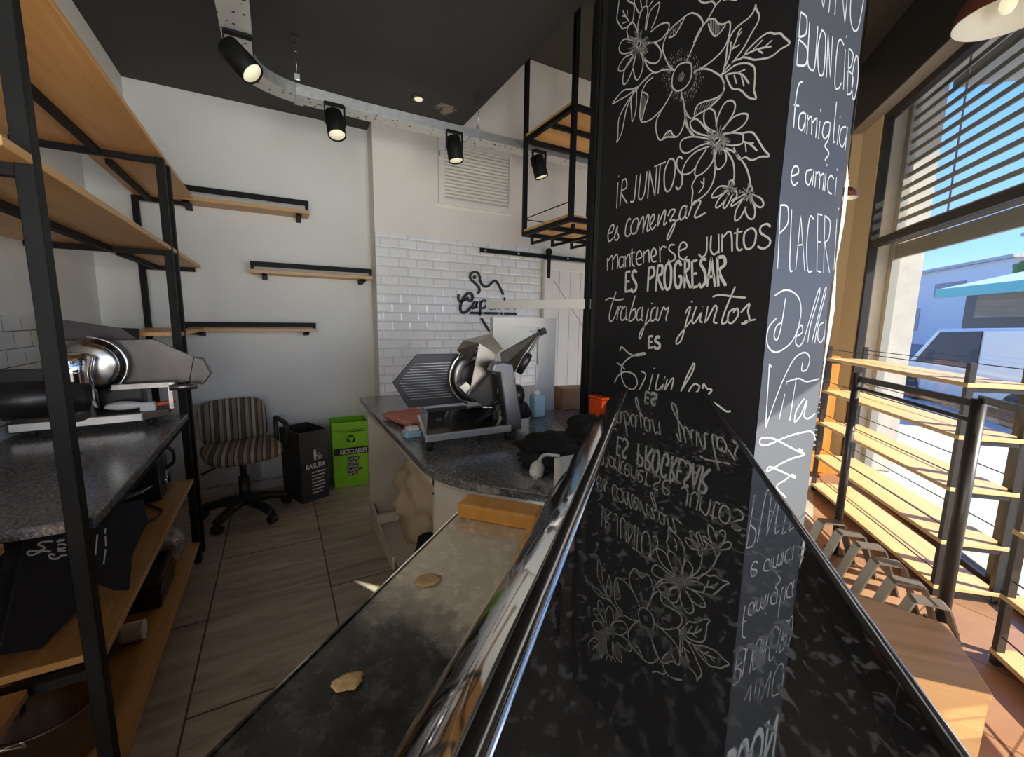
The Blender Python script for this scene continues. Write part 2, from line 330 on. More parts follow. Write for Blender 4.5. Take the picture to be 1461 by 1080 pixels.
# ---------------------------------------------------------------- mesh helpers
class MB:
    def __init__(s): s.v = []; s.f = []; s.sm = []
    def add(s, vs, fs, smooth=False):
        o = len(s.v); s.v += [Vector(p) for p in vs]
        for f in fs: s.f.append(tuple(i+o for i in f)); s.sm.append(smooth)
        return s
    def box(s, x0, x1, y0, y1, z0, z1):
        return s.hexa([(x0, y0), (x1, y0), (x1, y1), (x0, y1)], z0, z1)
    def hexa(s, quad, z0, z1, quad_top=None):
        q2 = quad_top or quad; n = len(quad)
        vs = [(x, y, z0) for x, y in quad] + [(x, y, z1) for x, y in q2]
        fs = [tuple(range(n-1, -1, -1)), tuple(range(n, 2*n))] + [(i, (i+1) % n, (i+1) % n+n, i+n) for i in range(n)]
        return s.add(vs, fs)
    def stbox(s, a0, a1, t0, t1, z0, z1):
        q = [ST(a0, t0), ST(a1, t0), ST(a1, t1), ST(a0, t1)]
        q = [(p.x, p.y) for p in q]; q.reverse()
        return s.hexa(q, z0, z1)
    def obox(s, c, ax, ay, az, hx, hy, hz):
        c = Vector(c); ax = Vector(ax).normalized(); ay = Vector(ay).normalized(); az = Vector(az).normalized()
        vs = [c+ax*hx*i+ay*hy*j+az*hz*k for k in (-1, 1) for i, j in ((-1, -1), (1, -1), (1, 1), (-1, 1))]
        return s.add(vs, [(3, 2, 1, 0), (4, 5, 6, 7), (0, 1, 5, 4), (1, 2, 6, 5), (2, 3, 7, 6), (3, 0, 4, 7)])
    def bar(s, p0, p1, w, h, upv=(0, 0, 1)):
        p0 = Vector(p0); p1 = Vector(p1); a = (p1-p0).normalized(); u = Vector(upv)
        b = a.cross(u)
        if b.length < 1e-4: b = a.cross(Vector((1, 0, 0)))
        b.normalize(); c = b.cross(a)
        return s.obox((p0+p1)/2, a, b, c, (p1-p0).length/2, w/2, h/2)
    def cyl(s, p0, p1, r0, r1=None, n=20, caps=True):
        r1 = r0 if r1 is None else r1; p0 = Vector(p0); p1 = Vector(p1); a = (p1-p0).normalized()
        b = a.orthogonal().normalized(); c = a.cross(b); vs = []
        for p, r in ((p0, r0), (p1, r1)):
            vs += [p+(b*math.cos(2*math.pi*i/n)+c*math.sin(2*math.pi*i/n))*r for i in range(n)]
        s.add(vs, [(i, (i+1) % n, (i+1) % n+n, i+n) for i in range(n)], True)
        if caps: s.add(vs, [tuple(range(n-1, -1, -1)), tuple(range(n, 2*n))])
        return s
    def tube(s, pts, r, n=10, closed=False):
        pts = [Vector(p) for p in pts]; m = len(pts); vs = []; pb = None
        rs = r if isinstance(r, (list, tuple)) else [r]*m
        for i, p in enumerate(pts):
            a = (pts[(i+1) % m] if (closed or i < m-1) else p) - (pts[i-1] if (closed or i > 0) else p)
            a.normalize()
            b = (pb - a*pb.dot(a)) if pb else a.orthogonal()
            b.normalize(); pb = b; c = a.cross(b)
            vs += [p+(b*math.cos(2*math.pi*k/n)+c*math.sin(2*math.pi*k/n))*rs[i] for k in range(n)]
        fs = []
        for i in range(m if closed else m-1):
            j = (i+1) % m
            fs += [(i*n+k, i*n+(k+1) % n, j*n+(k+1) % n, j*n+k) for k in range(n)]
        s.add(vs, fs, True)
        if not closed: s.add(vs, [tuple(range(n-1, -1, -1)), tuple(range((m-1)*n, m*n))])
        return s
    def lathe(s, prof, c, axis=(0, 0, 1), n=32, ang=0.0):
        c = Vector(c); a = Vector(axis).normalized(); b = a.orthogonal().normalized(); d = a.cross(b); vs = []
        for r, h in prof:
            vs += [c+a*h+(b*math.cos(2*math.pi*i/n)+d*math.sin(2*math.pi*i/n))*r for i in range(n)]
        fs = [(j*n+i, j*n+(i+1) % n, (j+1)*n+(i+1) % n, (j+1)*n+i) for j in range(len(prof)-1) for i in range(n)]
        return s.add(vs, fs, True)
    def prism(s, poly, o, u, v, w, th):
        """2-D polygon in the plane (u, v) at o, thickened along w"""
        o = Vector(o); u = Vector(u); v = Vector(v); w = Vector(w).normalized(); n = len(poly)
        vs = [o+u*x+v*y for x, y in poly] + [o+u*x+v*y+w*th for x, y in poly]
        return s.add(vs, [tuple(range(n-1, -1, -1)), tuple(range(n, 2*n))] + [(i, (i+1) % n, (i+1) % n+n, i+n) for i in range(n)])
    def extr(s, prof, a, b, smooth=True):
        """profile of (t, z) points extruded along the display case from s = a to b (open sheet)"""
        n = len(prof); vs = [ST(a, t, z) for t, z in prof] + [ST(b, t, z) for t, z in prof]
        return s.add(vs, [(i, i+1, i+1+n, i+n) for i in range(n-1)], smooth)
    def ribbon(s, pts, w, nrm):
        pts = [Vector(p) for p in pts]; nrm = Vector(nrm); vs = []; m = len(pts)
        for i, p in enumerate(pts):
            a = (pts[min(i+1, m-1)] - pts[max(i-1, 0)])
            if a.length < 1e-7: a = Vector((0, 0, 1))
            b = a.normalized().cross(nrm); ww = w*(0.8 if i in (0, m-1) else 1.0)
            vs += [p-b*ww/2, p+b*ww/2]
        return s.add(vs, [(2*i, 2*i+1, 2*i+3, 2*i+2) for i in range(m-1)])
    def lump(s, c, r, seed, sub=3, amp=0.25, freq=2.5, flat=None):
        bm = bmesh.new(); bmesh.ops.create_icosphere(bm, subdivisions=sub, radius=1.0); bm.verts.index_update()
        vs = []
        for q in bm.verts:
            n = q.co.normalized(); d = 1+amp*noise.noise(n*freq+Vector((seed*3.1, seed*1.7, seed)))+amp*.5*noise.noise(n*freq*2.7+Vector((seed, seed*2.2, 5)))
            p = Vector((c[0]+n.x*r[0]*d, c[1]+n.y*r[1]*d, c[2]+n.z*r[2]*d))
            if flat is not None and p.z < flat: p.z = flat
            vs.append(p)
        fs = [tuple(q.index for q in f.verts) for f in bm.faces]; bm.free()
        return s.add(vs, fs, True)
    def build(s, name, m, parent=None, bevel=0.0, seg=2, solid=0.0, origin=None, fix=True):
        me = bpy.data.meshes.new(name)
        if parent is not None: off = Vector(parent['_o'])
        elif origin is not None: off = Vector(origin)
        else:
            xs = [p.x for p in s.v]; ys = [p.y for p in s.v]; zs = [p.z for p in s.v]
            off = Vector(((min(xs)+max(xs))/2, (min(ys)+max(ys))/2, min(zs)))
        me.from_pydata([p-off for p in s.v], [], s.f)
        for pl, sm in zip(me.polygons, s.sm): pl.use_smooth = sm
        if fix:
            bm = bmesh.new(); bm.from_mesh(me); bmesh.ops.remove_doubles(bm, verts=bm.verts, dist=1e-5)
            bmesh.ops.recalc_face_normals(bm, faces=bm.faces); bm.to_mesh(me); bm.free()
        me.materials.append(MATS[m])
        o = bpy.data.objects.new(name, me); COL.objects.link(o)
        if parent is not None:
            o.parent = parent; o['_o'] = tuple(off)
        else:
            o.location = off; o['_o'] = tuple(off)
        if bevel:
            b = o.modifiers.new('bevel', 'BEVEL'); b.width = bevel; b.segments = seg; b.limit_method = 'ANGLE'; b.angle_limit = math.radians(40)
        if solid:
            b = o.modifiers.new('solid', 'SOLIDIFY'); b.thickness = solid; b.offset = 0
        ROOTS.append(o); return o
ROOTS = []
STROKES={
'flower_drawing':'1514,2780 1519,2739 1522,2711 1492,2665 1478,2652 1446,2648 1429,2651 1423,2671 1423,2708 1439,2727 1467,2751;1488,2727 1473,2699 1447,2663;1459,2711 1462,2686;1492,2708 1473,2696;1487,2677 1463,2670;1424,2728 1418,2705 1392,2663 1381,2669;1389,2708 1379,2673;1354,2687 1357,2667;1321,2668 1342,2657;1395,2600 1395,2630 1380,2664 1357,2669 1346,2648 1351,2619 1355,2582;1350,2577 1340,2625 1323,2641 1296,2643 1287,2636 1294,2609 1309,2583 1322,2571;1326,2560 1285,2561 1250,2551 1234,2537 1239,2518 1268,2505 1304,2512 1337,2528;1336,2524 1299,2507 1269,2468 1265,2444 1284,2431 1316,2445 1347,2474 1368,2508;1357,2489 1330,2437 1299,2405 1281,2395;1398,2516 1411,2481 1400,2436 1383,2415 1362,2432 1356,2469 1374,2514;1414,2523 1458,2490 1468,2452 1459,2431 1438,2436 1415,2466 1402,2504;1419,2529 1466,2535 1497,2515 1493,2499 1468,2489 1433,2502 1408,2517;1415,2537 1457,2548 1490,2568 1500,2593 1483,2609 1456,2602 1407,2567;1398,2575 1440,2594 1454,2618 1456,2639 1434,2653 1412,2629 1394,2590;1396,2548 1389,2558 1377,2553 1378,2539 1390,2535 1396,2548;1299,2405 1336,2400 1374,2387;1193,2361 1224,2394 1250,2443 1258,2472 1246,2503 1222,2518 1190,2522 1163,2524 1136,2520 1109,2499 1090,2473 1086,2451 1112,2416 1142,2370;1233,2493 1215,2486 1199,2488 1177,2506 1163,2523;1146,2367 1125,2353 1118,2329 1119,2306 1131,2288 1154,2281 1182,2289 1201,2312 1203,2344 1193,2364 1174,2373 1146,2367;1281,2395 1249,2390 1219,2377 1193,2361;1298,2387 1330,2382 1352,2361 1357,2330 1360,2280 1351,2249 1333,2238 1299,2234 1259,2245 1238,2256;1349,2355 1326,2337 1320,2321 1332,2293 1344,2257 1351,2249;1199,2296 1218,2273 1242,2251 1267,2221 1268,2186 1252,2147 1233,2138 1212,2140 1177,2128 1160,2126 1142,2144 1133,2178 1142,2218 1156,2260 1157,2279;1233,2138 1217,2155 1196,2157 1186,2141 1173,2128;1156,2263 1135,2200 1113,2170 1094,2163;1374,2387 1409,2392 1457,2408 1489,2402 1527,2383 1482,2381 1434,2379 1383,2385;1373,2384 1417,2365 1457,2335 1482,2302 1483,2237 1488,2213 1461,2240 1448,2286 1436,2330 1407,2371;1398,2384 1414,2349 1407,2302 1399,2264 1382,2302 1384,2358 1383,2381;1374,2387 1336,2397 1318,2402;1132,2183 1123,2146 1096,2107 1073,2092;1071,2455 1060,2458 1041,2449 1025,2427 1006,2414 987,2411 979,2400 980,2369 992,2341 1019,2325 1059,2317 1085,2317 1109,2315;1063,2448 1053,2422 1034,2394 1018,2393 995,2407;1118,2416 1097,2445 1082,2452 1061,2467 1038,2489 1020,2494;1109,2320 1077,2313 1049,2299 1022,2277 998,2253 985,2226 986,2200 1003,2186;1109,2545 1085,2522 1054,2509 1039,2487;1013,2489 992,2480 963,2459;992,2265 985,2296 982,2344 968,2371 943,2380 915,2384 901,2395 897,2409 895,2397 884,2375 885,2354 904,2332 923,2306 950,2285 979,2270 999,2259;979,2273 950,2280 930,2276 909,2291 874,2305 848,2306 829,2293 812,2285 800,2269 782,2244 805,2241 832,2234 855,2239 887,2251 907,2266 930,2279;999,2257 978,2260 948,2265 912,2253 888,2234 880,2213 878,2180 878,2160 869,2133 895,2148 917,2174 931,2186 952,2197 968,2222 981,2251;986,2277 972,2308 972,2345;966,2316 952,2343 947,2360 938,2366;963,2320 940,2320;946,2348 936,2357;924,2281 889,2278 859,2271 835,2262;893,2282 864,2295;853,2273 834,2279;876,2272 860,2256;977,2251 942,2239 918,2220 896,2187;951,2237 939,2206;925,2223 913,2188;939,2238 913,2236;1151,2259 1136,2209 1122,2183 1105,2165 1076,2169 1040,2172 1007,2183 989,2195 982,2216 991,2240;1094,2172 1088,2195 1068,2202 1008,2193 985,2202;1002,2100 999,2128 981,2160 959,2165 939,2147 941,2121 961,2097 979,2084;974,2082 948,2104 918,2108 893,2097 894,2080 909,2067 935,2062 958,2064;977,2069 935,2058 907,2045 900,2032 904,2015 940,2021 972,2039;977,2037 957,2000 957,1972 977,1959 989,1967 997,1996 995,2032;1003,2031 1004,1994 1032,1968 1060,1961 1074,1971 1066,2004 1033,2041;1024,2046 1075,2045 1112,2026 1129,1995 1122,1982 1091,1980 1066,1999;1020,2057 1066,2060 1114,2053 1141,2071 1146,2099 1124,2107 1080,2096 1026,2069;1022,2078 1064,2099 1098,2126 1109,2152 1090,2158 1068,2141 1039,2105 1012,2083;1003,2084 1040,2114 1052,2139 1052,2168 1030,2168 1011,2148 1003,2113;1010,2054 1001,2063 984,2061 987,2050 1004,2043;1131,2181 1116,2137 1088,2103;912,2048 877,2040 859,2022 830,1975 810,1949 836,1955 865,1954 887,1969 909,1971 931,2012;964,2022 931,1972 921,1933 921,1909;966,2023 924,1994 885,1943 868,1903 861,1874;998,2004 994,1937 1015,1896 1050,1878 1076,1866 1077,1911 1082,1934 1065,1960;938,1893 934,1909 923,1908 919,1893;938,1893 971,1902 996,1883 993,1871 969,1872 937,1885;937,1885 968,1863 980,1841 970,1835 948,1851 931,1875;931,1875 951,1839 945,1827 933,1839 921,1865;923,1886 908,1870 907,1853 924,1845;873,1861 869,1872 859,1875 853,1857;876,1856 910,1846 923,1831 909,1830 884,1844;880,1847 903,1812 904,1780 887,1785 872,1814 868,1841;868,1837 871,1802 856,1777 841,1776 840,1803 858,1842;854,1849 824,1830 814,1809 825,1804 843,1819 858,1842;898,2019 874,2003 850,1976;892,2014 886,1984;878,2008 863,2003;1035,1948 1035,1918 1052,1900;1036,1927 1047,1938',
'flower_shading':'1367,2536 1338,2521;1366,2534 1349,2523;1365,2531 1343,2516;1364,2529 1337,2506;1370,2531 1336,2496;1369,2529 1331,2487;1371,2528 1344,2491;1372,2527 1349,2493;1377,2533 1351,2484;1377,2528 1360,2485;1379,2528 1374,2504;1382,2532 1380,2490;1384,2536 1387,2518;1387,2531 1391,2512;1388,2537 1401,2517;1390,2538 1408,2520;1395,2539 1418,2526;1397,2542 1434,2534;1394,2544 1436,2541;1401,2547 1432,2551;1396,2548 1445,2559;1397,2550 1417,2556;1404,2554 1420,2562;1399,2554 1422,2567;1402,2557 1451,2588;1400,2557 1417,2569;1397,2557 1446,2601;1397,2559 1444,2609;1394,2556 1428,2596;1393,2558 1419,2590;1391,2558 1403,2577;1390,2559 1414,2610;1388,2559 1399,2590;1387,2560 1395,2593;1385,2559 1389,2600;1382,2556 1380,2589;1381,2555 1372,2591;1378,2554 1373,2563;1376,2552 1369,2559;1373,2550 1364,2555;1372,2548 1344,2555;1370,2546 1338,2550;1373,2545 1336,2544;1370,2542 1338,2534;1369,2540 1340,2530;1368,2539 1330,2522;981,2050 946,2037;979,2048 947,2033;982,2048 946,2026;983,2047 958,2028;984,2046 963,2027;981,2041 963,2022;985,2044 969,2022;983,2039 970,2017;987,2044 972,2014;987,2039 973,2005;990,2043 980,2006;991,2040 989,2021;993,2044 992,2010;994,2044 998,2023;996,2045 1008,2015;996,2048 1014,2018;1002,2046 1014,2035;1003,2048 1014,2042;1004,2050 1027,2042;1002,2052 1022,2049;1001,2054 1031,2052;1007,2056 1018,2057;1007,2058 1046,2069;1008,2061 1035,2072;1007,2061 1023,2068;1006,2062 1033,2079;1007,2065 1033,2085;1002,2063 1038,2095;1004,2067 1021,2085;1002,2066 1029,2100;1002,2068 1026,2105;1000,2069 1004,2079;998,2069 1002,2080;996,2065 1003,2094;994,2066 998,2099;993,2063 993,2080;991,2062 986,2099;989,2061 980,2082;988,2062 978,2077;985,2061 973,2072;985,2059 975,2066;982,2058 966,2064;984,2056 964,2061;979,2054 961,2054;980,2052 957,2049;980,2051 949,2044;927,1882 907,1875;928,1881 905,1864;929,1880 916,1863;932,1879 931,1863;934,1880 941,1870;935,1882 954,1870;937,1884 963,1885;937,1886 960,1896;936,1887 948,1894;935,1888 944,1899;933,1887 941,1915;931,1886 926,1909;929,1886 915,1899;927,1883 906,1882;864,1851 835,1838;863,1849 850,1839;864,1848 856,1835;866,1848 854,1819;867,1849 867,1832;870,1849 879,1835;870,1851 885,1842;870,1852 894,1851;871,1854 901,1868;872,1855 899,1873;870,1856 885,1877;869,1857 874,1872;868,1856 870,1886;866,1855 854,1874;865,1854 853,1862;864,1852 846,1852;1103,2298 1094,2293;1079,2285 1076,2283;1068,2280 1066,2278;1103,2293 1094,2288;1083,2281 1080,2278;1073,2274 1070,2272;1105,2286 1096,2280;1082,2269 1080,2267;1072,2262 1070,2260;1107,2280 1099,2272;1094,2269 1092,2266;1085,2260 1082,2257;1109,2276 1101,2268;1101,2268 1098,2266;1091,2258 1089,2256;1114,2272 1106,2263;1101,2256 1099,2254;1093,2246 1091,2244;1117,2269 1111,2260;1106,2254 1104,2251;1099,2243 1096,2241;1123,2267 1118,2257;1110,2243 1107,2241;1103,2232 1101,2230;1129,2266 1124,2256;1115,2238 1113,2236;1109,2226 1107,2224;1137,2267 1134,2256;1130,2245 1127,2243;1126,2234 1123,2231;1144,2268 1142,2258;1138,2243 1136,2241;1136,2231 1133,2229;1154,2271 1153,2262;1152,2252 1150,2250;1152,2241 1149,2239;1159,2274 1160,2265;1160,2253 1158,2251;1161,2243 1158,2241;1169,2280 1171,2272;1173,2266 1170,2264;1175,2257 1172,2255;1176,2285 1179,2278;1185,2266 1182,2263;1189,2257 1186,2255;1182,2290 1186,2284;1188,2282 1185,2279;1193,2274 1190,2272;1188,2296 1193,2291;1200,2284 1197,2282;1206,2278 1203,2276;1196,2306 1203,2303;1215,2297 1212,2294;1223,2293 1220,2290;1202,2316 1210,2314;1214,2313 1211,2310;1223,2311 1220,2308;1205,2320 1213,2319;1217,2318 1214,2316;1227,2317 1224,2315;1209,2328 1218,2329;1230,2329 1227,2327;1241,2330 1238,2327;1213,2341 1223,2343;1240,2348 1237,2345;1251,2351 1249,2349;1214,2345 1224,2349;1240,2354 1238,2352;1252,2358 1250,2356;1215,2353 1225,2358;1233,2362 1231,2360;1246,2368 1243,2366;1215,2363 1225,2369;1227,2370 1224,2368;1239,2378 1236,2376;1214,2366 1224,2374;1240,2385 1237,2382;1252,2393 1249,2391;1212,2373 1221,2381;1227,2387 1225,2384;1239,2397 1236,2394;1207,2379 1216,2388;1227,2400 1224,2397;1237,2411 1235,2408;1205,2381 1213,2391;1218,2397 1216,2394;1228,2408 1225,2406;1198,2385 1205,2395;1212,2404 1209,2402;1220,2417 1217,2414;1193,2386 1199,2397;1206,2408 1204,2406;1214,2420 1211,2418;1183,2387 1187,2397;1191,2405 1188,2402;1196,2417 1193,2414;1178,2386 1182,2396;1182,2398 1180,2396;1186,2411 1184,2408;1172,2384 1175,2394;1178,2407 1175,2404;1181,2418 1178,2416;1166,2382 1167,2392;1169,2407 1166,2405;1171,2418 1168,2416;1153,2376 1153,2384;1153,2386 1150,2383;1152,2395 1149,2393;1146,2370 1144,2378;1142,2383 1140,2381;1140,2392 1138,2389;1140,2365 1136,2372;1132,2381 1130,2379;1129,2389 1126,2386;1135,2361 1131,2367;1127,2374 1124,2372;1122,2381 1120,2379;1127,2352 1122,2357;1114,2363 1112,2361;1108,2368 1106,2366;1123,2347 1117,2350;1109,2355 1106,2353;1102,2359 1100,2357;1115,2335 1108,2337;1099,2338 1097,2336;1091,2340 1089,2338;1112,2330 1104,2330;1103,2330 1100,2328;1094,2331 1092,2329;1108,2322 1100,2321;1095,2321 1093,2318;1086,2320 1083,2318;1105,2313 1097,2310;1086,2308 1084,2305;1076,2305 1074,2303;1104,2306 1095,2302;1092,2301 1090,2299;1082,2298 1080,2295;1222,2512 1224,2492;1214,2515 1212,2488;1202,2516 1202,2491;1192,2518 1192,2496;1182,2519 1183,2504;1218,2513 1198,2493;1229,2500 1205,2503;1052,2451 1045,2415;1045,2447 1039,2402;1037,2441 1032,2397;1029,2429 1026,2397;1021,2420 1019,2398;1013,2417 1013,2402;1006,2413 1006,2405;1056,2453 1051,2426;1351,2344 1349,2262;1345,2341 1345,2267;1338,2337 1340,2283;1332,2331 1335,2294;1356,2312 1354,2257;1225,2141 1204,2155;1216,2142 1200,2155;1207,2140 1194,2151;1199,2137 1189,2142;1190,2134 1184,2137;1087,2173 1080,2192;1076,2175 1068,2197;1066,2176 1055,2196;1056,2176 1042,2195;1046,2176 1030,2194;1036,2178 1017,2192;1026,2180 1005,2190;1017,2183 996,2192;1163,2341 1168,2313;1159,2342 1162,2309;1153,2336 1158,2312;1169,2341 1173,2318;1148,2331 1153,2315;1178,2333 1173,2321',
'chalk_lettering':'1468,2044 1469,1936;1466,2064 1465,2061;1441,2045 1449,1942;1441,2045 1420,2044 1414,2010 1444,1997 1404,1942;1359,2043 1364,1958 1375,1942 1387,1947;1336,2043 1342,1968 1335,1943 1321,1944 1309,1968 1302,2043;1289,2043 1291,1937;1289,2043 1254,1938;1254,1938 1253,2046;1266,2050 1210,2051;1236,2050 1238,1942;1193,2056 1212,2018 1207,1958 1188,1939 1169,1963 1162,2018 1174,2049 1193,2056;1131,2038 1149,2051 1158,2031 1147,2003 1129,1981 1128,1949 1142,1935 1154,1948;1513,1837 1490,1841 1480,1860 1488,1872 1507,1859 1517,1830 1507,1802 1480,1814;1476,1813 1457,1861 1459,1836 1446,1814 1460,1801 1472,1807;1379,1871 1390,1878 1405,1852 1406,1815 1388,1807 1371,1821;1361,1868 1376,1842 1371,1817 1350,1813 1332,1844 1341,1869 1361,1868;1333,1858 1346,1808;1343,1812 1320,1860 1308,1867 1306,1806;1307,1816 1289,1868 1279,1866 1284,1812 1269,1814;1270,1828 1250,1852 1255,1869 1269,1855 1270,1828 1256,1812 1239,1827;1227,1865 1232,1817;1229,1821 1204,1870 1195,1863 1200,1820 1186,1826;1182,1848 1170,1867 1150,1861 1172,1828 1150,1828 1148,1806 1172,1762 1179,1772 1154,1812 1128,1828;1105,1870 1120,1865 1129,1837 1119,1823 1102,1836 1100,1869 1102,1832 1091,1823;1089,1829 1072,1871 1050,1875 1042,1865 1061,1828 1052,1818 1017,1827;1514,1730 1510,1674;1511,1713 1487,1737 1478,1720 1478,1676;1480,1715 1456,1739 1447,1722 1446,1676;1410,1723 1432,1723 1438,1695 1425,1679 1408,1692;1408,1725 1405,1677;1400,1727 1396,1679;1397,1711 1382,1730 1372,1718 1369,1678;1363,1752 1358,1692 1343,1676;1373,1731 1344,1735;1332,1704 1306,1711 1310,1730 1324,1737 1336,1714 1327,1684 1303,1682;1294,1733 1294,1685;1294,1719 1275,1735 1268,1725 1262,1684;1251,1704 1230,1711 1234,1730 1247,1736 1255,1714 1246,1687 1225,1685;1214,1741 1206,1679;1211,1722 1199,1737 1181,1732;1142,1736 1162,1738 1166,1721 1139,1700 1137,1682 1159,1676 1166,1685;1121,1711 1087,1719 1094,1737 1112,1738 1121,1715 1116,1689 1094,1677 1081,1687;1005,1745 1002,1692 1018,1677 1033,1689;988,1746 986,1698 971,1680 956,1690;960,1746 953,1682;947,1744 942,1684;944,1731 924,1748 912,1734 905,1681;893,1754 890,1697 880,1682 870,1686;904,1739 875,1741;850,1746 867,1734 866,1701 852,1682 833,1692 829,1725 838,1742 850,1746;786,1739 798,1750 816,1744 814,1726 786,1704 784,1686 802,1677 821,1687;1446,1578 1480,1492 1481,1453 1465,1447 1446,1469;1516,1540 1484,1550 1435,1540 1397,1544;1446,1469 1426,1513 1433,1453;1431,1486 1410,1512 1398,1504;1384,1512 1405,1496 1410,1464 1398,1451 1377,1469 1376,1509 1376,1459 1365,1454;1329,1555 1358,1459 1342,1451 1322,1470 1328,1501 1345,1490;1294,1505 1310,1495 1315,1464 1303,1452 1284,1470 1284,1508 1287,1459 1276,1452;1253,1500 1262,1450 1284,1383 1294,1380 1286,1408 1237,1460;1239,1522 1232,1519;1215,1506 1233,1494 1237,1460 1226,1450 1206,1470 1205,1506 1208,1460 1195,1453;1195,1455 1177,1503 1165,1496 1150,1501 1159,1465 1155,1451;1072,1479 1062,1497 1051,1501 1064,1452 1080,1383 1101,1365 1102,1382 1082,1410 1038,1461;1049,1524 1044,1520;1026,1505 1040,1457 1029,1446 1004,1483 998,1505 1007,1457 996,1448;979,1504 986,1446;979,1453 954,1504 944,1495 952,1453 937,1447;883,1567 910,1495 921,1449 907,1448 898,1462;964,1536 937,1542 891,1535 844,1529;879,1495 897,1483 899,1454 883,1448 864,1474 870,1496 882,1482;856,1482 830,1510 832,1486 825,1459 840,1447 851,1448;841,1453 805,1460;1404,1315 1393,1334 1350,1311 1313,1303 1258,1313 1269,1318 1334,1296 1380,1259 1388,1214 1362,1168 1317,1155 1290,1184 1307,1219 1359,1228 1404,1207 1429,1169;1419,1261 1391,1252 1367,1238;1273,1241 1245,1229 1259,1193 1281,1153;1209,1236 1223,1167;1205,1259 1198,1261;1178,1240 1189,1183 1175,1175 1153,1203 1146,1234 1157,1178;1133,1226 1145,1180;1142,1180 1113,1228 1104,1225 1112,1185;1019,1300 1041,1256 1064,1192 1082,1141;1064,1192 1026,1258 1015,1291 1019,1300;985,1218 1009,1224 1031,1193 1021,1176 994,1199 986,1222;974,1211 971,1229 955,1214 937,1212 952,1183 911,1164 877,1148 860,1152',
'block_lettering':'1391,1658 1388,1571;1391,1658 1365,1658;1390,1615 1367,1617;1388,1574 1356,1577;1328,1650 1344,1660 1354,1642 1342,1622 1327,1601 1329,1579 1347,1572 1355,1587;1263,1666 1262,1570;1263,1663 1238,1661 1234,1633 1260,1618;1217,1667 1220,1568;1217,1666 1195,1664 1195,1634 1213,1623 1183,1570;1173,1668 1181,1637 1175,1587 1159,1572 1148,1594 1151,1648 1163,1670 1173,1668;1105,1655 1119,1674 1134,1651 1127,1593 1112,1574 1101,1591 1103,1615 1114,1618;1089,1673 1083,1573;1089,1671 1073,1669 1071,1645 1084,1624 1056,1571;1059,1667 1048,1571;1059,1666 1036,1668;1053,1621 1035,1622;1048,1573 1026,1576;1001,1665 1016,1671 1021,1653 1002,1624 998,1589 1012,1573 1023,1586;981,1671 989,1572;981,1671 957,1570;987,1604 965,1606;958,1670 945,1571;958,1668 934,1667 927,1643 947,1621 917,1571;1241,1387 1239,1340;1241,1387 1220,1390;1240,1364 1221,1367;1239,1341 1215,1344;1183,1385 1198,1388 1206,1371 1184,1360 1183,1346 1200,1341 1211,1351',
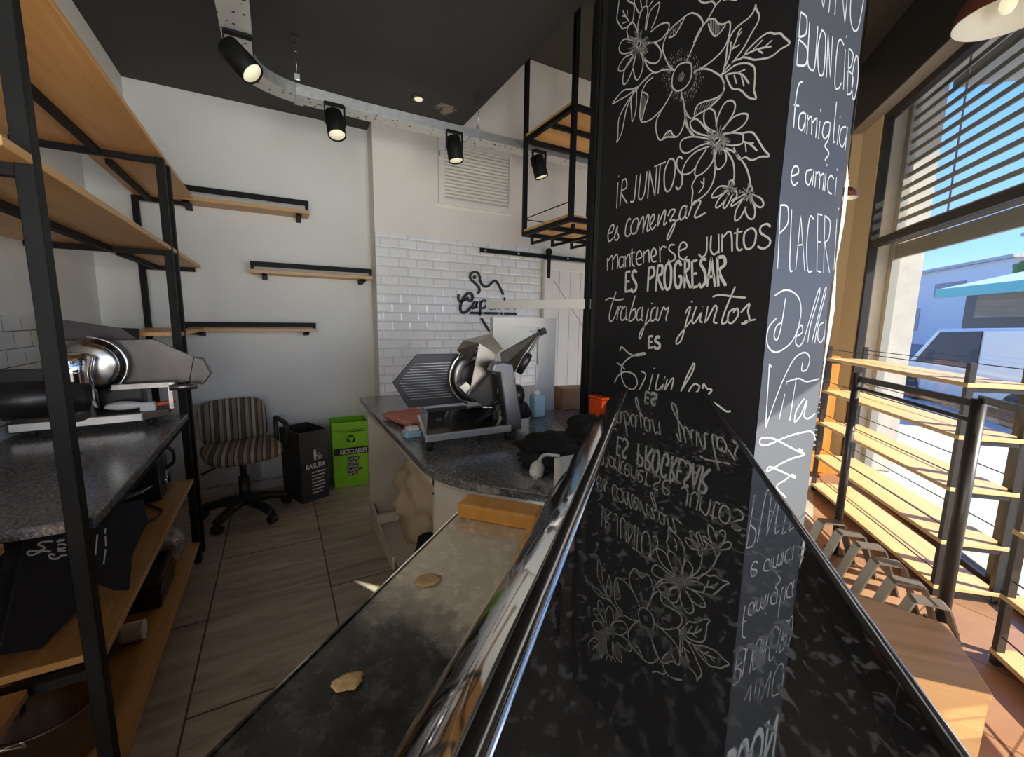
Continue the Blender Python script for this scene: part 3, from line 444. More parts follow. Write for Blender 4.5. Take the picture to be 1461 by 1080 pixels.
'side_lettering':'1483,2420 1484,2365;1507,2464 1519,2369;1530,2472 1580,2368;1580,2368 1576,2481;1608,2489 1600,2438 1611,2389 1637,2365 1661,2376 1671,2420 1674,2467 1654,2498 1608,2489;1418,2418 1453,2367;1453,2367 1455,2438;1340,2319 1347,2184;1340,2319 1373,2315 1376,2274 1343,2253 1389,2241 1392,2199 1347,2184;1390,2310 1400,2212 1421,2193 1440,2207 1434,2313;1457,2310 1446,2257 1466,2197 1489,2198 1491,2238 1480,2300 1457,2310;1493,2312 1510,2195;1493,2312 1533,2196;1533,2196 1519,2312;1590,2308 1563,2317 1553,2283 1563,2189 1587,2184 1600,2204;1601,2300 1617,2188;1599,2332 1601,2330;1622,2309 1643,2180;1622,2309 1651,2300 1647,2264 1631,2251 1667,2237 1666,2192 1643,2180;1670,2303 1661,2250 1674,2188 1693,2180 1699,2236 1686,2293 1670,2303;1386,2151 1367,2138 1360,2093 1363,2020;1352,2080 1380,2084;1413,2073 1388,2061 1389,2028 1410,2024 1420,2052;1418,2073 1424,2019;1431,2071 1436,2018;1431,2054 1452,2070 1462,2021;1458,2054 1482,2071 1487,2017;1501,2070 1503,2018;1498,2095 1499,2093;1559,2077 1530,2070 1522,2040 1540,2026 1562,2048;1562,2079 1561,2030 1545,2006 1573,1990 1554,1965;1584,2145 1590,2036 1602,2031;1617,2084 1617,2023;1616,2103 1618,2101;1660,2087 1632,2075 1629,2038 1653,2024 1668,2058;1669,2089 1671,2015;1378,1888 1412,1902 1405,1919 1384,1914 1376,1884 1394,1864 1414,1876;1488,1925 1457,1915 1458,1886 1479,1880 1491,1909;1497,1928 1498,1880;1510,1924 1513,1877;1508,1911 1531,1925 1540,1875;1532,1909 1558,1924 1562,1875;1570,1929 1573,1874;1570,1950 1572,1948;1622,1919 1601,1928 1587,1907 1597,1877 1620,1873;1637,1928 1641,1868;1635,1947 1637,1945;1336,1799 1354,1615;1336,1799 1374,1798 1383,1752 1345,1718;1397,1795 1418,1629 1437,1614;1450,1784 1454,1619;1450,1784 1507,1619;1449,1693 1481,1699;1528,1781 1503,1785 1502,1704 1525,1623 1554,1622;1548,1803 1581,1624;1548,1801 1576,1800;1564,1716 1588,1717;1581,1624 1610,1621;1592,1802 1625,1620;1592,1801 1628,1787 1633,1736 1609,1717;1611,1718 1664,1623;1671,1799 1691,1635;1675,1829 1677,1826;1414,1529 1407,1446 1393,1399 1372,1408 1380,1440 1411,1453;1352,1533 1415,1554 1489,1532 1513,1474 1481,1394 1395,1357 1340,1383 1337,1433 1375,1465;1502,1407 1534,1421 1525,1444 1504,1427 1500,1387 1527,1374 1553,1400;1548,1394 1603,1556 1614,1546 1581,1448 1575,1386;1601,1386 1645,1561 1654,1551 1627,1448 1621,1382;1665,1455 1637,1441 1637,1400 1663,1385 1680,1420 1678,1462 1681,1385;1375,1309 1362,1319 1365,1287 1369,1214 1376,1110;1376,1110 1421,1210 1456,1275 1505,1334 1563,1352 1600,1331 1588,1293 1557,1291 1557,1318;1471,1257 1543,1264 1597,1250 1679,1256;1469,1216 1451,1131;1471,1252 1473,1248;1528,1268 1516,1120;1593,1190 1553,1155 1548,1113 1581,1129 1613,1182 1606,1127 1642,1115 1679,1129;1701,1031 1663,1064 1527,1065 1399,1050 1354,1060 1363,1078 1434,1065 1535,1024 1644,980 1594,1008 1625,999;1644,980 1530,977 1415,956 1425,970 1496,943 1594,901 1570,918 1530,905 1479,890 1550,835',
'board_outline':'1696,1689 1716,1702 1719,1730 1699,1760 1665,1788 1635,1811 1621,1840 1634,1871 1665,1885 1698,1881 1719,1852 1726,1810 1747,1774 1781,1754 1816,1765 1851,1795 1879,1815 1904,1807 1930,1771 1981,1685;1741,1452 1784,1389 1827,1332 1855,1319 1870,1332',
'script':'1509,1672 1502,1642 1512,1612 1538,1607 1571,1620 1605,1646;1601,1633 1605,1618 1631,1616 1648,1647 1635,1680 1598,1682 1551,1632 1525,1570 1525,1522 1555,1501 1598,1523 1635,1561;1672,1611 1652,1586 1645,1549 1659,1546 1686,1575 1696,1612 1686,1563 1700,1547;1734,1620 1731,1551 1724,1476;1734,1601 1768,1624 1800,1603 1783,1559 1748,1546;1824,1623 1818,1554 1836,1548;1853,1617 1846,1554 1860,1548 1882,1580 1885,1615 1878,1555 1896,1549;1939,1614 1917,1607 1910,1569 1925,1550 1947,1563;1996,1660 1987,1558;1990,1584 2008,1610 2023,1597 2016,1555 2031,1553;2056,1611 2038,1598 2038,1559 2061,1560 2071,1599 2056,1611;2135,1620 2112,1613 2136,1581 2117,1555 2091,1561',
}
def tag(o, label, cat, group=None):
    o['label'] = label; o['category'] = cat
    if group: o['group'] = group
    return o
def thing(name, label, cat, loc, group=None):
    o = bpy.data.objects.new(name, None); COL.objects.link(o); o.location = loc; o['_o'] = tuple(loc); o.empty_display_size = 0.05
    ROOTS.append(o); return tag(o, label, cat, group)
def struct(o): o['kind'] = 'structure'; return o
def kids(o): return [c for c in COL.objects if c.parent == o]
def copy_tree(o, delta, label=None, group=None):
    r = o.copy(); COL.objects.link(r); r.location = Vector(o.location)+Vector(delta)
    if label: r['label'] = label
    if group: r['group'] = group
    for ch in kids(o):
        c = ch.copy(); COL.objects.link(c); c.parent = r
        for g in kids(ch):
            k = g.copy(); COL.objects.link(k); k.parent = c
    ROOTS.append(r); return r
def spline(pts, n=6, closed=False):
    pts = [Vector(p) for p in pts]; m = len(pts)
    if m < 3: return pts
    out = []
    for i in range(m if closed else m-1):
        p0 = pts[i-1] if (closed or i > 0) else pts[0]; p1 = pts[i]; p2 = pts[(i+1) % m]; p3 = pts[(i+2) % m] if (closed or i+2 < m) else pts[-1]
        for k in range(n):
            t = k/n
            out.append(0.5*((2*p1)+(p2-p0)*t+(2*p0-5*p1+4*p2-p3)*t*t+(3*p1-p0-3*p2+p3)*t*t*t))
    if not closed: out.append(pts[-1])
    return out
def strokes(key):
    return [[tuple(int(v)/1000 for v in q.split(',')) for q in st.split()] for st in STROKES[key].split(';')]
def text_mb(txt, o, u, v, size, nrm, width=None, align='LEFT', bold=0.0, ext=0.0):
    cu = bpy.data.curves.new('txt', 'FONT'); cu.body = txt; cu.size = 1.0; cu.align_x = 'LEFT'; cu.resolution_u = 3; cu.offset = bold
    ob = bpy.data.objects.new('txt', cu); COL.objects.link(ob)
    dg = bpy.context.evaluated_depsgraph_get(); dg.update(); me = ob.evaluated_get(dg).to_mesh()
    vs = [q.co.copy() for q in me.vertices]; fs = [tuple(p.vertices) for p in me.polygons]
    ob.evaluated_get(dg).to_mesh_clear(); bpy.data.objects.remove(ob); bpy.data.curves.remove(cu)
    w0 = max(q.x for q in vs)-min(q.x for q in vs); x0 = min(q.x for q in vs); sx = (width/w0) if width else size
    if align == 'CENTER': x0 += w0/2
    o = Vector(o); u = Vector(u).normalized(); v = Vector(v).normalized()
    mb = MB(); mb.add([o+u*((q.x-x0)*sx)+v*(q.y*size)+Vector(nrm)*0.0006 for q in vs], fs); return mb
# ---------------------------------------------------------------- setting
ZC = 3.024          # low kitchen ceiling
ZH = 3.90           # high shop ceiling
struct(MB().hexa([(-1.2, -3.8), (ST(-2.8, 1.93).x, ST(-2.8, 1.93).y), (-0.6, -1.6), (0.55, 0.0), (1.33, 0.85), (1.9, 0.767), (5.12, 2.3), (5.3, 2.3), (5.3, 4.1), (-1.2, 4.1)], -0.06, 0.0).build('floor', 'kitchen_tile'))
struct(MB().hexa([(ST(-2.8, 1.93).x, ST(-2.8, 1.93).y), (ST(5.25, 1.93).x, ST(5.25, 1.93).y), (5.12, 2.3), (1.9, 0.767), (1.33, 0.85), (0.55, 0.0), (-0.6, -1.6)], -0.06, 0.0).build('floor_shop', 'shop_tile'))
struct(MB().hexa([(-1.2, -3.8), (1.437, -3.8), (1.437, 4.1), (-1.2, 4.1)], ZC, ZC+0.1).build('ceiling', 'black_ceiling'))
struct(MB().box(1.397, 1.437, -3.2, 3.78, ZC+0.1, ZH).build('ceiling_step', 'black_paint'))
struct(MB().hexa([(1.397, -3.8), (5.9, 1.0), (5.9, 4.1), (1.397, 4.1)], ZH, ZH+0.1).build('ceiling_shop', 'shop_ceiling'))
struct(MB().box(-1.2, -1.07, -3.8, 4.1, 0, ZC).build('wall_left', 'white_wall'))
struct(MB().box(-1.07, -0.823, -3.4, 3.98, 2.62, ZC).build('trim_beam', 'white_wall'))
struct(MB().box(-1.07, -1.058, 0.2, 3.2, 0.9, 1.432).build('wall_left_tiles', 'square_tile'))
struct(MB().box(-1.07, 0.762, 3.98, 4.1, 0, ZC).build('wall_back', 'white_wall'))
struct(MB().box(0.762, 5.3, 3.78, 4.1, 0, ZH).build('wall_tiled', 'cream_wall'))
struct(MB().box(0.764, 2.44, 3.768, 3.78, 0, 2.160).build('wall_tiled_facing', 'white_tile'))
struct(MB().box(5.14, 5.3, 2.19, 3.78, 0, ZH).build('wall_right', 'beige_wall'))
q = [ST(4.915, 1.84), ST(5.30, 1.84), ST(5.30, 1.905), ST(4.915, 1.905)]
struct(MB().hexa([(p.x, p.y) for p in reversed(q)], 0, 3.31).build('wall_pier', 'beige_wall'))
struct(MB().box(-1.07, 0.74, 3.955, 3.98, 0, 0.09).build('baseboard_back', 'square_tile'))
# window wall along the street: black fascia, soffit, frame and panes
struct(MB().stbox(-3.3, 5.3, 1.735, 1.98, 3.32, ZH).build('wall_front', 'black_paint'))
struct(MB().stbox(-3.3, 5.3, 1.735, 1.98, 3.31, 3.32).build('trim_soffit', 'soffit_paint'))
struct(MB().stbox(-3.4, -3.1, 1.70, 1.98, 0, ZH).build('wall_front_end', 'white_wall'))
WX = [-3.1, -1.1, 0.9, 2.905, 4.91]
fr = MB()
for i, s_ in enumerate(WX):
    a, b = (s_, s_+0.05) if i == 0 else ((s_-0.05, s_) if i == 4 else (s_-0.025, s_+0.025))
    fr.stbox(a, b, 1.85, 1.91, 0, 3.31)
fr.stbox(-3.1, 4.91, 1.85, 1.91, 2.15, 2.215); fr.stbox(-3.1, 4.91, 1.85, 1.91, 0, 0.05); fr.stbox(-3.1, 4.91, 1.85, 1.91, 3.25, 3.31)
win = struct(fr.build('window_1', 'frame_bronze'))
for i in range(4):
    for z0, z1 in ((0.05, 2.15), (2.215, 3.25)):
        MB().stbox(WX[i]+0.03, WX[i+1]-0.03, 1.876, 1.884, z0, z1).build('pane', 'window_glass', win)
# roller shutter outside the panes
sh = thing('roller_shutter', 'grey slatted roller shutter half lowered outside the shop window', 'shutter', tuple(ST(1.2, 2.1, 2.08)))
k = 0
zz = 2.10
sl = MB()
while zz < 3.52:
    h = 0.036 if zz > 2.25 else 0.088
    sl.stbox(-1.2, 4.95, 2.095, 2.107, zz, zz+h); zz += 0.0955
for s_ in (0.4, 2.4, 4.3): sl.stbox(s_, s_+0.02, 2.107, 2.112, 2.1, 3.52)
sl.build('slats', 'slat_grey', sh)
MB().stbox(4.95, 5.02, 2.07, 2.13, 0, 3.55).build('guide_rail', 'slat_grey', sh)
MB().stbox(-1.2, 4.95, 2.085, 2.115, 2.055, 2.10).build('bottom_bar', 'slat_grey', sh)
struct(MB().stbox(5.03, 5.55, 1.98, 2.34, 0, 4.2).build('wall_outer_pier', 'stucco_grey'))
struct(MB().stbox(-3.3, 5.55, 1.98, 2.34, 3.58, 4.6).build('wall_outer_lintel', 'stucco_grey'))

# ---------------------------------------------------------------- street
struct(MB().stbox(-12, 30, 1.98, 6.0, -0.07, -0.01).build('floor_pavement', 'concrete'))
struct(MB().stbox(-25, 70, 6.0, 60, -0.16, -0.10).build('floor_street', 'asphalt'))
def KB(a0, a1, t0, t1, z0, z1): return MB().stbox(a0, a1, t0, t1, z0, z1)
ki = thing('kiosk', 'plank walled street kiosk under a teal awning across the pavement', 'kiosk', tuple(ST(12.0, 8.3, -0.1)))
KB(8.6, 14.2, 7.6, 9.4, -0.1, 2.35).build('body', 'dark_metal', ki)
for a, b in ((11.95, 13.75), (9.3, 11.55)):
    KB(a, b, 7.57, 7.6, 1.66, 2.28).build('plank_panel', 'kiosk_wood', ki)
KB(9.3, 11.55, 7.57, 7.6, 0.2, 1.62).build('plank_panel', 'kiosk_wood', ki)
aw = MB(); 
vs = [ST(8.3, 7.05, 2.36), ST(14.35, 7.05, 2.36), ST(14.35, 9.5, 3.0), ST(8.3, 9.5, 3.0)]
aw.add(vs+[p+Vector((0, 0, .03)) for p in vs], [(0, 1, 2, 3), (7, 6, 5, 4), (0, 4, 5, 1), (1, 5, 6, 2), (2, 6, 7, 3), (3, 7, 4, 0)]).build('awning', 'awning_top', ki)
KB(8.3, 14.35, 7.03, 7.06, 2.16, 2.39).build('valance', 'awning_teal', ki)
# parked van in front of the kiosk
va = thing('van', 'grey van with a large dark windscreen parked before the plank kiosk', 'van', tuple(ST(9.3, 5.6, -0.1)))
prof = [(7.2, 0.2), (11.3, 0.2), (11.4, 0.5), (11.25, 0.66), (10.78, 0.72), (9.98, 1.39), (7.2, 1.46)]
vb = MB(); vs = [ST(s_, 5.0, z) for s_, z in prof]+[ST(s_, 6.5, z) for s_, z in prof]; n = len(prof)
vb.add(vs, [tuple(range(n)), tuple(range(2*n-1, n-1, -1))]+[(i, (i+1) % n, (i+1) % n+n, i+n) for i in range(n)]).build('body', 'car_paint', va, bevel=0.05)
gp = [(8.82, .74), (10.52, .74), (9.86, 1.33), (8.82, 1.37)]
vs = [ST(s_, 4.985, z) for s_, z in gp]+[ST(s_, 4.999, z) for s_, z in gp]
MB().add(vs, [(0, 1, 2, 3), (7, 6, 5, 4)]+[(i, (i+1) % 4, (i+1) % 4+4, i+4) for i in range(4)]).build('side_window', 'car_glass', va)
for s_ in (7.9, 10.6):
    MB().cyl(ST(s_, 4.97, .2), ST(s_, 5.2, .2), .30, n=24).build('wheel', 'black_rubber', va)
# houses behind
def house(label, a0, a1, t0, t1, h, mat, wins, rail=None):
    o = thing('house', label, 'house', tuple(ST((a0+a1)/2, (t0+t1)/2, -0.1)))
    KB(a0, a1, t0, t1, -0.1, h).build('wall', mat, o)
    for (w0, w1, z0, z1) in wins: KB(w0, w1, t0-0.03, t0, z0, z1).build('house_window', 'house_window', o)
    KB(a0-0.2, a1+0.2, t0-0.25, t1, h, h+0.2).build('cornice', 'stucco_grey', o)
    if rail:
        KB(rail[0], rail[1], t0-1.3, t0, rail[2]-0.2, rail[2]).build('balcony_slab', 'stucco_white', o)
        r_ = MB(); 
        r_.stbox(rail[0], rail[1], t0-1.3, t0-1.25, rail[2]+0.9, rail[2]+0.97)
        x = rail[0]
        while x < rail[1]: r_.stbox(x, x+0.04, t0-1.29, t0-1.26, rail[2], rail[2]+0.9); x += 0.22
        r_.build('balcony_railing', 'dark_metal', o)
house('white two storey house with a black balcony railing beyond the kiosk', 17, 33, 20, 26, 6.6, 'stucco_white', [(20, 21.4, 4.7, 6.2), (23, 24.4, 4.7, 6.2), (27, 28.5, 4.7, 6.2), (21, 22.5, 1, 3)], (18, 26, 4.4))
house('low pale house with one dark wide window left of the balcony house', 34.5, 47, 20.5, 26, 5.6, 'stucco_white', [(38.5, 42, 3.6, 4.6), (43.5, 44.6, 1.0, 2.8), (36, 37.2, 1.0, 2.8)])
house('grey blue house at the far left of the street view', 49, 66, 19, 26, 5.2, 'stucco_grey', [(52, 54, 3, 4.4), (56, 58, 3, 4.4), (51, 53, .6, 2.3)])
sb = thing('shrub', 'green shrub on the low roof behind the kiosk awning', 'shrub', tuple(ST(21, 15, -0.1)))
KB(16, 27, 14.6, 15.4, -0.1, 3.5).build('planter_wall', 'stucco_white', sb)
l_ = MB(); rr = random.Random(4)
for i in range(26): p = ST(17+rr.random()*8, 15.0, 3.6+rr.random()*.35); l_.lump((p.x, p.y, p.z), (.5, .5, .35), i, 2, .5, 3)
l_.build('foliage', 'shrub_leaf', sb)

# ---------------------------------------------------------------- left shelving
def post(parent, x0, y0, z1, w=0.035, d=0.04, z0=0.0): return MB().box(x0, x0+w, y0, y0+d, z0, z1).build('post', 'black_metal', parent, bevel=0.002, seg=1)
u = thing('shelving_unit', 'black steel shelving unit carrying the granite slab beside the left wall', 'shelving unit', (-0.75, 2.18, 0))
for y in (1.425, 2.89):
    post(u, -0.5, y, 2.6 if y < 2 else 2.245); post(u, -1.055, y, 0.867)
    for z in (2.215, 1.755, 0.47, 0.085) + ((1.285,) if y < 2 else (0.84,)):
        MB().box(-1.02, -0.5, y+0.006, y+0.034, z, z+0.027).build('crossbar', 'black_metal', u)
for z in (2.217, 1.757):
    MB().box(-0.735, -0.705, 1.465, 2.89, z, z+0.026).build('rail', 'black_metal', u)
MB().box(-0.5, -0.475, 1.465, 2.89, 0.835, 0.866).build('rail', 'black_metal', u)
MB().box(-1.055, -1.03, 1.465, 2.89, 0.835, 0.866).build('rail', 'black_metal', u)
for z in (2.244, 1.783):
    MB().box(-1.05, -0.467, 1.30, 2.925, z, z+0.022).build('shelf', 'shelf_wood', u, bevel=0.002, seg=1)
for z in (0.498, 0.113):
    MB().box(-1.05, -0.467, 1.467, 2.888, z, z+0.022).build('shelf', 'shelf_wood', u, bevel=0.002, seg=1)
b = thing('shelving_unit', 'narrower black steel shelving unit reaching the back wall', 'shelving unit', (-0.63, 3.45, 0))
post(b, -0.5, 3.03, 2.245); post(b, -0.815, 3.86, 2.245)
for z in (2.215, 1.755, 1.30):
    MB().box(-0.78, -0.5, 3.866, 3.894, z, z+0.027).build('crossbar', 'black_metal', b)
for z in (2.217, 1.757): MB().box(-0.735, -0.705, 3.062, 3.866, z, z+0.026).build('rail', 'black_metal', b)
for z in (2.244, 1.783, 1.328): MB().box(-0.80, -0.467, 2.94, 3.90, z, z+0.022).build('shelf', 'shelf_wood', b, bevel=0.002, seg=1)
c = thing('shelving_unit', 'set back black shelving unit nearest the camera at the left edge', 'shelving unit', (-0.85, 0.8, 0))
for y in (0.1, 1.378):
    post(c, -1.055, y, 1.40)
    if y < 1: post(c, -0.655, y, 1.40)
for z in (1.322, 0.872, 0.478):
    MB().box(-1.05, -0.605, 0.1, 1.42, z, z+0.024).build('shelf', 'shelf_wood', c, bevel=0.002, seg=1)
    MB().box(-1.02, -0.61, 1.384, 1.412, z-0.03, z).build('crossbar', 'black_metal', c)
tag(MB().box(-1.05, -0.462, 1.49, 2.885, 0.867, 0.90).build('countertop', 'granite', bevel=0.004), 'dark speckled granite slab under the left meat slicer', 'countertop')

# wall shelves on the back wall
def wall_shelf(x0, x1, zb, zr, label):
    o = thing('wall_shelf', label, 'wall shelf', ((x0+x1)/2, 3.88, zb), 'wall shelves on the back wall')
    MB().box(x0, x1, 3.785, 3.98, zb, zb+0.028).build('board', 'shelf_wood_x', o, bevel=0.002, seg=1)
    MB().box(x0, x1-0.005, 3.778, 3.80, zr-0.036, zr).build('top_rail', 'black_metal', o)
    for x in (x0+0.07, x1-0.09):
        MB().prism([(0, 0), (-0.165, 0), (-0.185, -0.018), (0, -0.038)], (x, 3.98, zb), (0, 1, 0), (0, 0, 1), (1, 0, 0), 0.035).build('bracket', 'black_metal', o)
    for x in (x0, x1-0.03): MB().box(x, x+0.022, 3.778, 3.80, zb+0.028, zr-0.036).build('rail_end', 'black_metal', o)
wall_shelf(-0.60, 0.272, 2.238, 2.335, 'topmost wood wall shelf with black rail on the back wall')
wall_shelf(-0.15, 0.735, 1.765, 1.85, 'middle wood wall shelf with black rail, set further right')
wall_shelf(-0.585, 0.282, 1.322, 1.395, 'lowest wood wall shelf with black rail above the office chair')

# ---------------------------------------------------------------- bins
def bin_(name, label, P, z1, mat, wall_front):
    o = thing(name, label, 'bin', ((P[0][0]+P[2][0])/2, (P[0][1]+P[2][1])/2, 0), 'recycling station bins')
    cx, cy = (P[0][0]+P[2][0])/2, (P[0][1]+P[2][1])/2
    sc = lambda Q, k: [(cx+(x-cx)*k, cy+(y-cy)*k) for x, y in Q]
    bot, top = sc(P, 0.97), sc(P, 1.03); bi, ti = sc(P, 0.92), sc(P, 0.98)
    mb = MB(); n = 4
    vs = [(x, y, 0) for x, y in bot]+[(x, y, z1) for x, y in top]+[(x, y, z1) for x, y in ti]+[(x, y, 0.02) for x, y in bi]
    fs = [(3, 2, 1, 0), (12, 13, 14, 15)]
    for i in range(4):
        j = (i+1) % 4; fs += [(i, j, j+4, i+4), (i+4, j+4, j+8, i+8), (i+8, j+8, j+12, i+12)]
    mb.add(vs, fs).build('body', mat, o)
    A = Vector((*sc(P, 1.004)[0], 0)); B = Vector((*sc(P, 1.004)[1], 0))
    return o, A, B
P1 = [(0.099, 3.48), (0.303, 3.567), (0.178, 3.853), (-0.026, 3.766)]
o, A, B = bin_('rubbish_bin', 'black open topped rubbish bin reading BASURA beside the chair', P1, 0.565, 'bin_black', 0)
ux = (B-A).normalized(); uz = Vector((0, 0, 1)); nr = Vector((ux.y, -ux.x, 0)); Wd = (B-A).length
def onface(x, z): return A+ux*(x*Wd)+nr*(0.006+0.0135*(z/0.565-0.5))+uz*z
def faceplate(x0, x1, z0, z1, name, m, par, th=0.001):
    a, b_, c_, d_ = onface(x0, z0), onface(x1, z0), onface(x1, z1), onface(x0, z1)
    return MB().add([a, b_, c_, d_, a+nr*th, b_+nr*th, c_+nr*th, d_+nr*th], [(0, 1, 2, 3), (7, 6, 5, 4), (0, 4, 5, 1), (1, 5, 6, 2), (2, 6, 7, 3), (3, 7, 4, 0)]).build(name, m, par)
def facetext(t, x, z, size, width, name, m, par, bold=0.02):
    v = (onface(x, z+.05)-onface(x, z)).normalized()
    return text_mb(t, onface(x, z)+nr*0.0016, ux, v, size, nr, width, bold=bold).build(name, m, par, fix=False)
faceplate(0.02, 0.98, 0.262, 0.322, 'name_band', 'print_black', o)
facetext('BASURA', 0.17, 0.270, 0.058, 0.155, 'bin_lettering', 'print_white', o, 0.035)
mb = MB()
for i in range(7):
    z = 0.235-i*0.028; L_ = (0.50, 0.46, 0.42, 0.46, 0.48, 0.44, 0.38)[i]
    a = onface(0.36, z)+nr*0.001; mb.obox(a+ux*(L_*Wd/2), ux, uz, nr, L_*Wd/2, 0.0045, 0.0006)
mb.build('list_lines', 'print_white', o)
mb = MB(); ctr = onface(0.50, 0.375)+nr*0.001
mb.cyl(ctr+uz*0.035, ctr+uz*0.035+nr*0.001, 0.009, n=12); mb.obox(ctr+uz*0.005, ux, uz, nr, 0.010, 0.022, 0.0006)
mb.obox(ctr-uz*0.025-ux*0.006, ux, uz, nr, 0.003, 0.016, 0.0006); mb.obox(ctr-uz*0.025+ux*0.006, ux, uz, nr, 0.003, 0.016, 0.0006)
mb.obox(ctr+ux*0.024, ux+uz*0.7, uz-ux*0.7, nr, 0.016, 0.003, 0.0006)
for i in range(4): mb.obox(ctr+ux*(0.024+0.008*i)-uz*0.026, ux, uz, nr, 0.0022, 0.016, 0.0006)
mb.build('litter_symbol', 'print_white', o)
P2 = [(0.352, 3.70), (0.632, 3.69), (0.640, 3.92), (0.360, 3.93)]
o, A, B = bin_('recycling_bin', 'bright green bin reading RECICLABLES against the back wall', P2, 0.565, 'green_plastic', 0)
ux = (B-A).normalized(); nr = Vector((ux.y, -ux.x, 0)); Wd = (B-A).length
faceplate(0.03, 1.0, 0.285, 0.345, 'name_band', 'print_black', o)
facetext('RECICLABLES', 0.20, 0.294, 0.055, 0.215, 'bin_lettering', 'print_white', o, 0.03)
for t_, z, w_ in (('CARTON', .238, .09), ('PAPEL', .204, .07), ('VIDRIO', .170, .078), ('PLASTICO', .136, .11), ('METAL', .102, .07)):
    faceplate(0.40, 0.40+w_/Wd+0.03, z-0.005, z+0.025, 'item_band', 'print_black', o)
    facetext(t_, 0.415, z, 0.028, w_, 'item_lettering', 'print_white', o, 0.02)
mb = MB()
ctr = onface(0.52, 0.42)+nr*0.001
for k in range(3):
    a = k*2*math.pi/3+math.pi/2
    pts = [ctr+(ux*math.cos(a+t*0.9)+uz*math.sin(a+t*0.9))*0.026 for t in (-0.9, -0.45, 0, 0.45, 0.9)]
    mb.ribbon(pts, 0.017, nr)
mb.build('recycling_symbol', 'print_black', o)
mb = MB(); a = onface(0.28, 0.485)+nr*0.001; mb.obox(a+ux*0.095, ux, uz, nr, 0.095, 0.003, 0.0006); mb.build('caption_line', 'print_black', o)
for z in (0.53, 0.50): faceplate(0.0, 1.0, z, z+0.002, 'rim_line', 'print_black', o, 0.0005) if z < .51 else None

# ---------------------------------------------------------------- office chair
ch = thing('office_chair', 'striped fabric office chair with black five star base by the back wall', 'chair', (-0.27, 3.47, 0))
yw = math.radians(14); cf = Vector((math.sin(yw), -math.cos(yw), 0)); cr = Vector((math.cos(yw), math.sin(yw), 0)); C0 = Vector((-0.27, 3.47, 0))
def CP(a, b_, z): return C0+cr*a+cf*b_+Vector((0, 0, z))
mb = MB(); N_ = 12; vs = []
def superq(a, n=4.0): c_, s_ = math.cos(a), math.sin(a); return (abs(c_)**(2/n)*(1 if c_ > 0 else -1), abs(s_)**(2/n)*(1 if s_ > 0 else -1))
def cushion(fn, rows=((0.0, 0.86), (0.0, 1.0), (1.0, 1.0), (1.0, 0.86)), n=36):
    """closed padded slab: fn(x, y, h) -> point for x, y in -1..1, h in 0..1"""
    m = MB(); vs = []; fs = []
    rings = [(0.0, 0.45), (0.0, 0.9), (0.3, 1.0), (0.75, 1.0), (1.0, 0.9), (1.05, 0.45)]
    for h, k_ in rings:
        for i in range(n):
            x, y = superq(2*math.pi*i/n, 5.0); vs.append(fn(x*k_, y*k_, h))
    for r in range(len(rings)-1):
        for i in range(n): fs.append((r*n+i, r*n+(i+1) % n, (r+1)*n+(i+1) % n, (r+1)*n+i))
    vs += [fn(0, 0, 0), fn(0, 0, 1.06)]
    for i in range(n): fs += [((i+1) % n, i, len(vs)-2), ((len(rings)-1)*n+i, (len(rings)-1)*n+(i+1) % n, len(vs)-1)]
    return m.add(vs, fs, True)
cushion(lambda x, y, h: CP(x*0.235, 0.02+y*0.215, 0.455+h*0.075-0.02*max(0, y-0.5)+0.012*x*x)).build('seat', 'striped_fabric', ch)
cushion(lambda x, y, h: CP(x*0.215, -0.235-0.05*(y+1)*.5+0.05*x*x-0.06*(1-h)+0.03, 0.665+y*0.160)).build('backrest', 'striped_fabric', ch)
m = MB(); m.tube(spline([CP(0, -0.05, 0.44), CP(0, -0.25, 0.45), CP(0, -0.31, 0.52), CP(0, -0.315, 0.70)]), 0.02); m.build('back_bar', 'chair_black', ch)
MB().cyl(CP(0, 0, 0.09), CP(0, 0, 0.30), 0.036, 0.033).cyl(CP(0, 0, 0.30), CP(0, 0, 0.44), 0.022).build('gas_column', 'chair_black', ch)
MB().obox(CP(0, 0, 0.445), cr, cf, uz, 0.10, 0.13, 0.012).build('seat_plate', 'chair_black', ch)
m = MB(); m.tube([CP(-0.08, 0.02, 0.43), CP(-0.20, 0.08, 0.415), CP(-0.25, 0.10, 0.40)], [0.006, 0.006, 0.011]); m.build('tilt_lever', 'chair_black', ch)
m = MB(); m.tube(spline([CP(0.17, -0.12, 0.445), CP(0.245, -0.12, 0.46), CP(0.262, -0.14, 0.55), CP(0.262, -0.15, 0.66), CP(0.265, -0.02, 0.672), CP(0.27, 0.11, 0.655), CP(0.265, 0.08, 0.55), CP(0.25, 0.05, 0.46), CP(0.17, 0.04, 0.445)], 5), 0.017); m.build('armrest', 'chair_black', ch)
for k in range(5):
    a = math.radians(20+72*k); dv = Vector((math.cos(a), math.sin(a), 0)); o0 = C0
    m = MB(); m.tube(spline([o0+dv*0.02+uz*0.125, o0+dv*0.15+uz*0.11, o0+dv*0.28+uz*0.075]), [0.036]*6+[0.030]*6+[0.024])
    leg = m.build('leg', 'chair_black', ch)
    w = o0+dv*0.275; t_ = Vector((-dv.y, dv.x, 0))
    MB().cyl(w-t_*0.026+uz*0.03, w+t_*0.026+uz*0.03, 0.03, n=18).build('castor', 'chair_black', leg)

struct(MB().hexa([tuple(ST(a, b).xy) for a, b in ((5.0, 2.35), (-4.0, 2.35), (-4.0, 4.62), (3.4, 4.62), (5.0, 3.0))], 3.50, 3.56).build('added_sun_blocker', 'sun_blocker_grey'))  # added unseen slab outside the window, keeps sun stripes off pillar and back wall
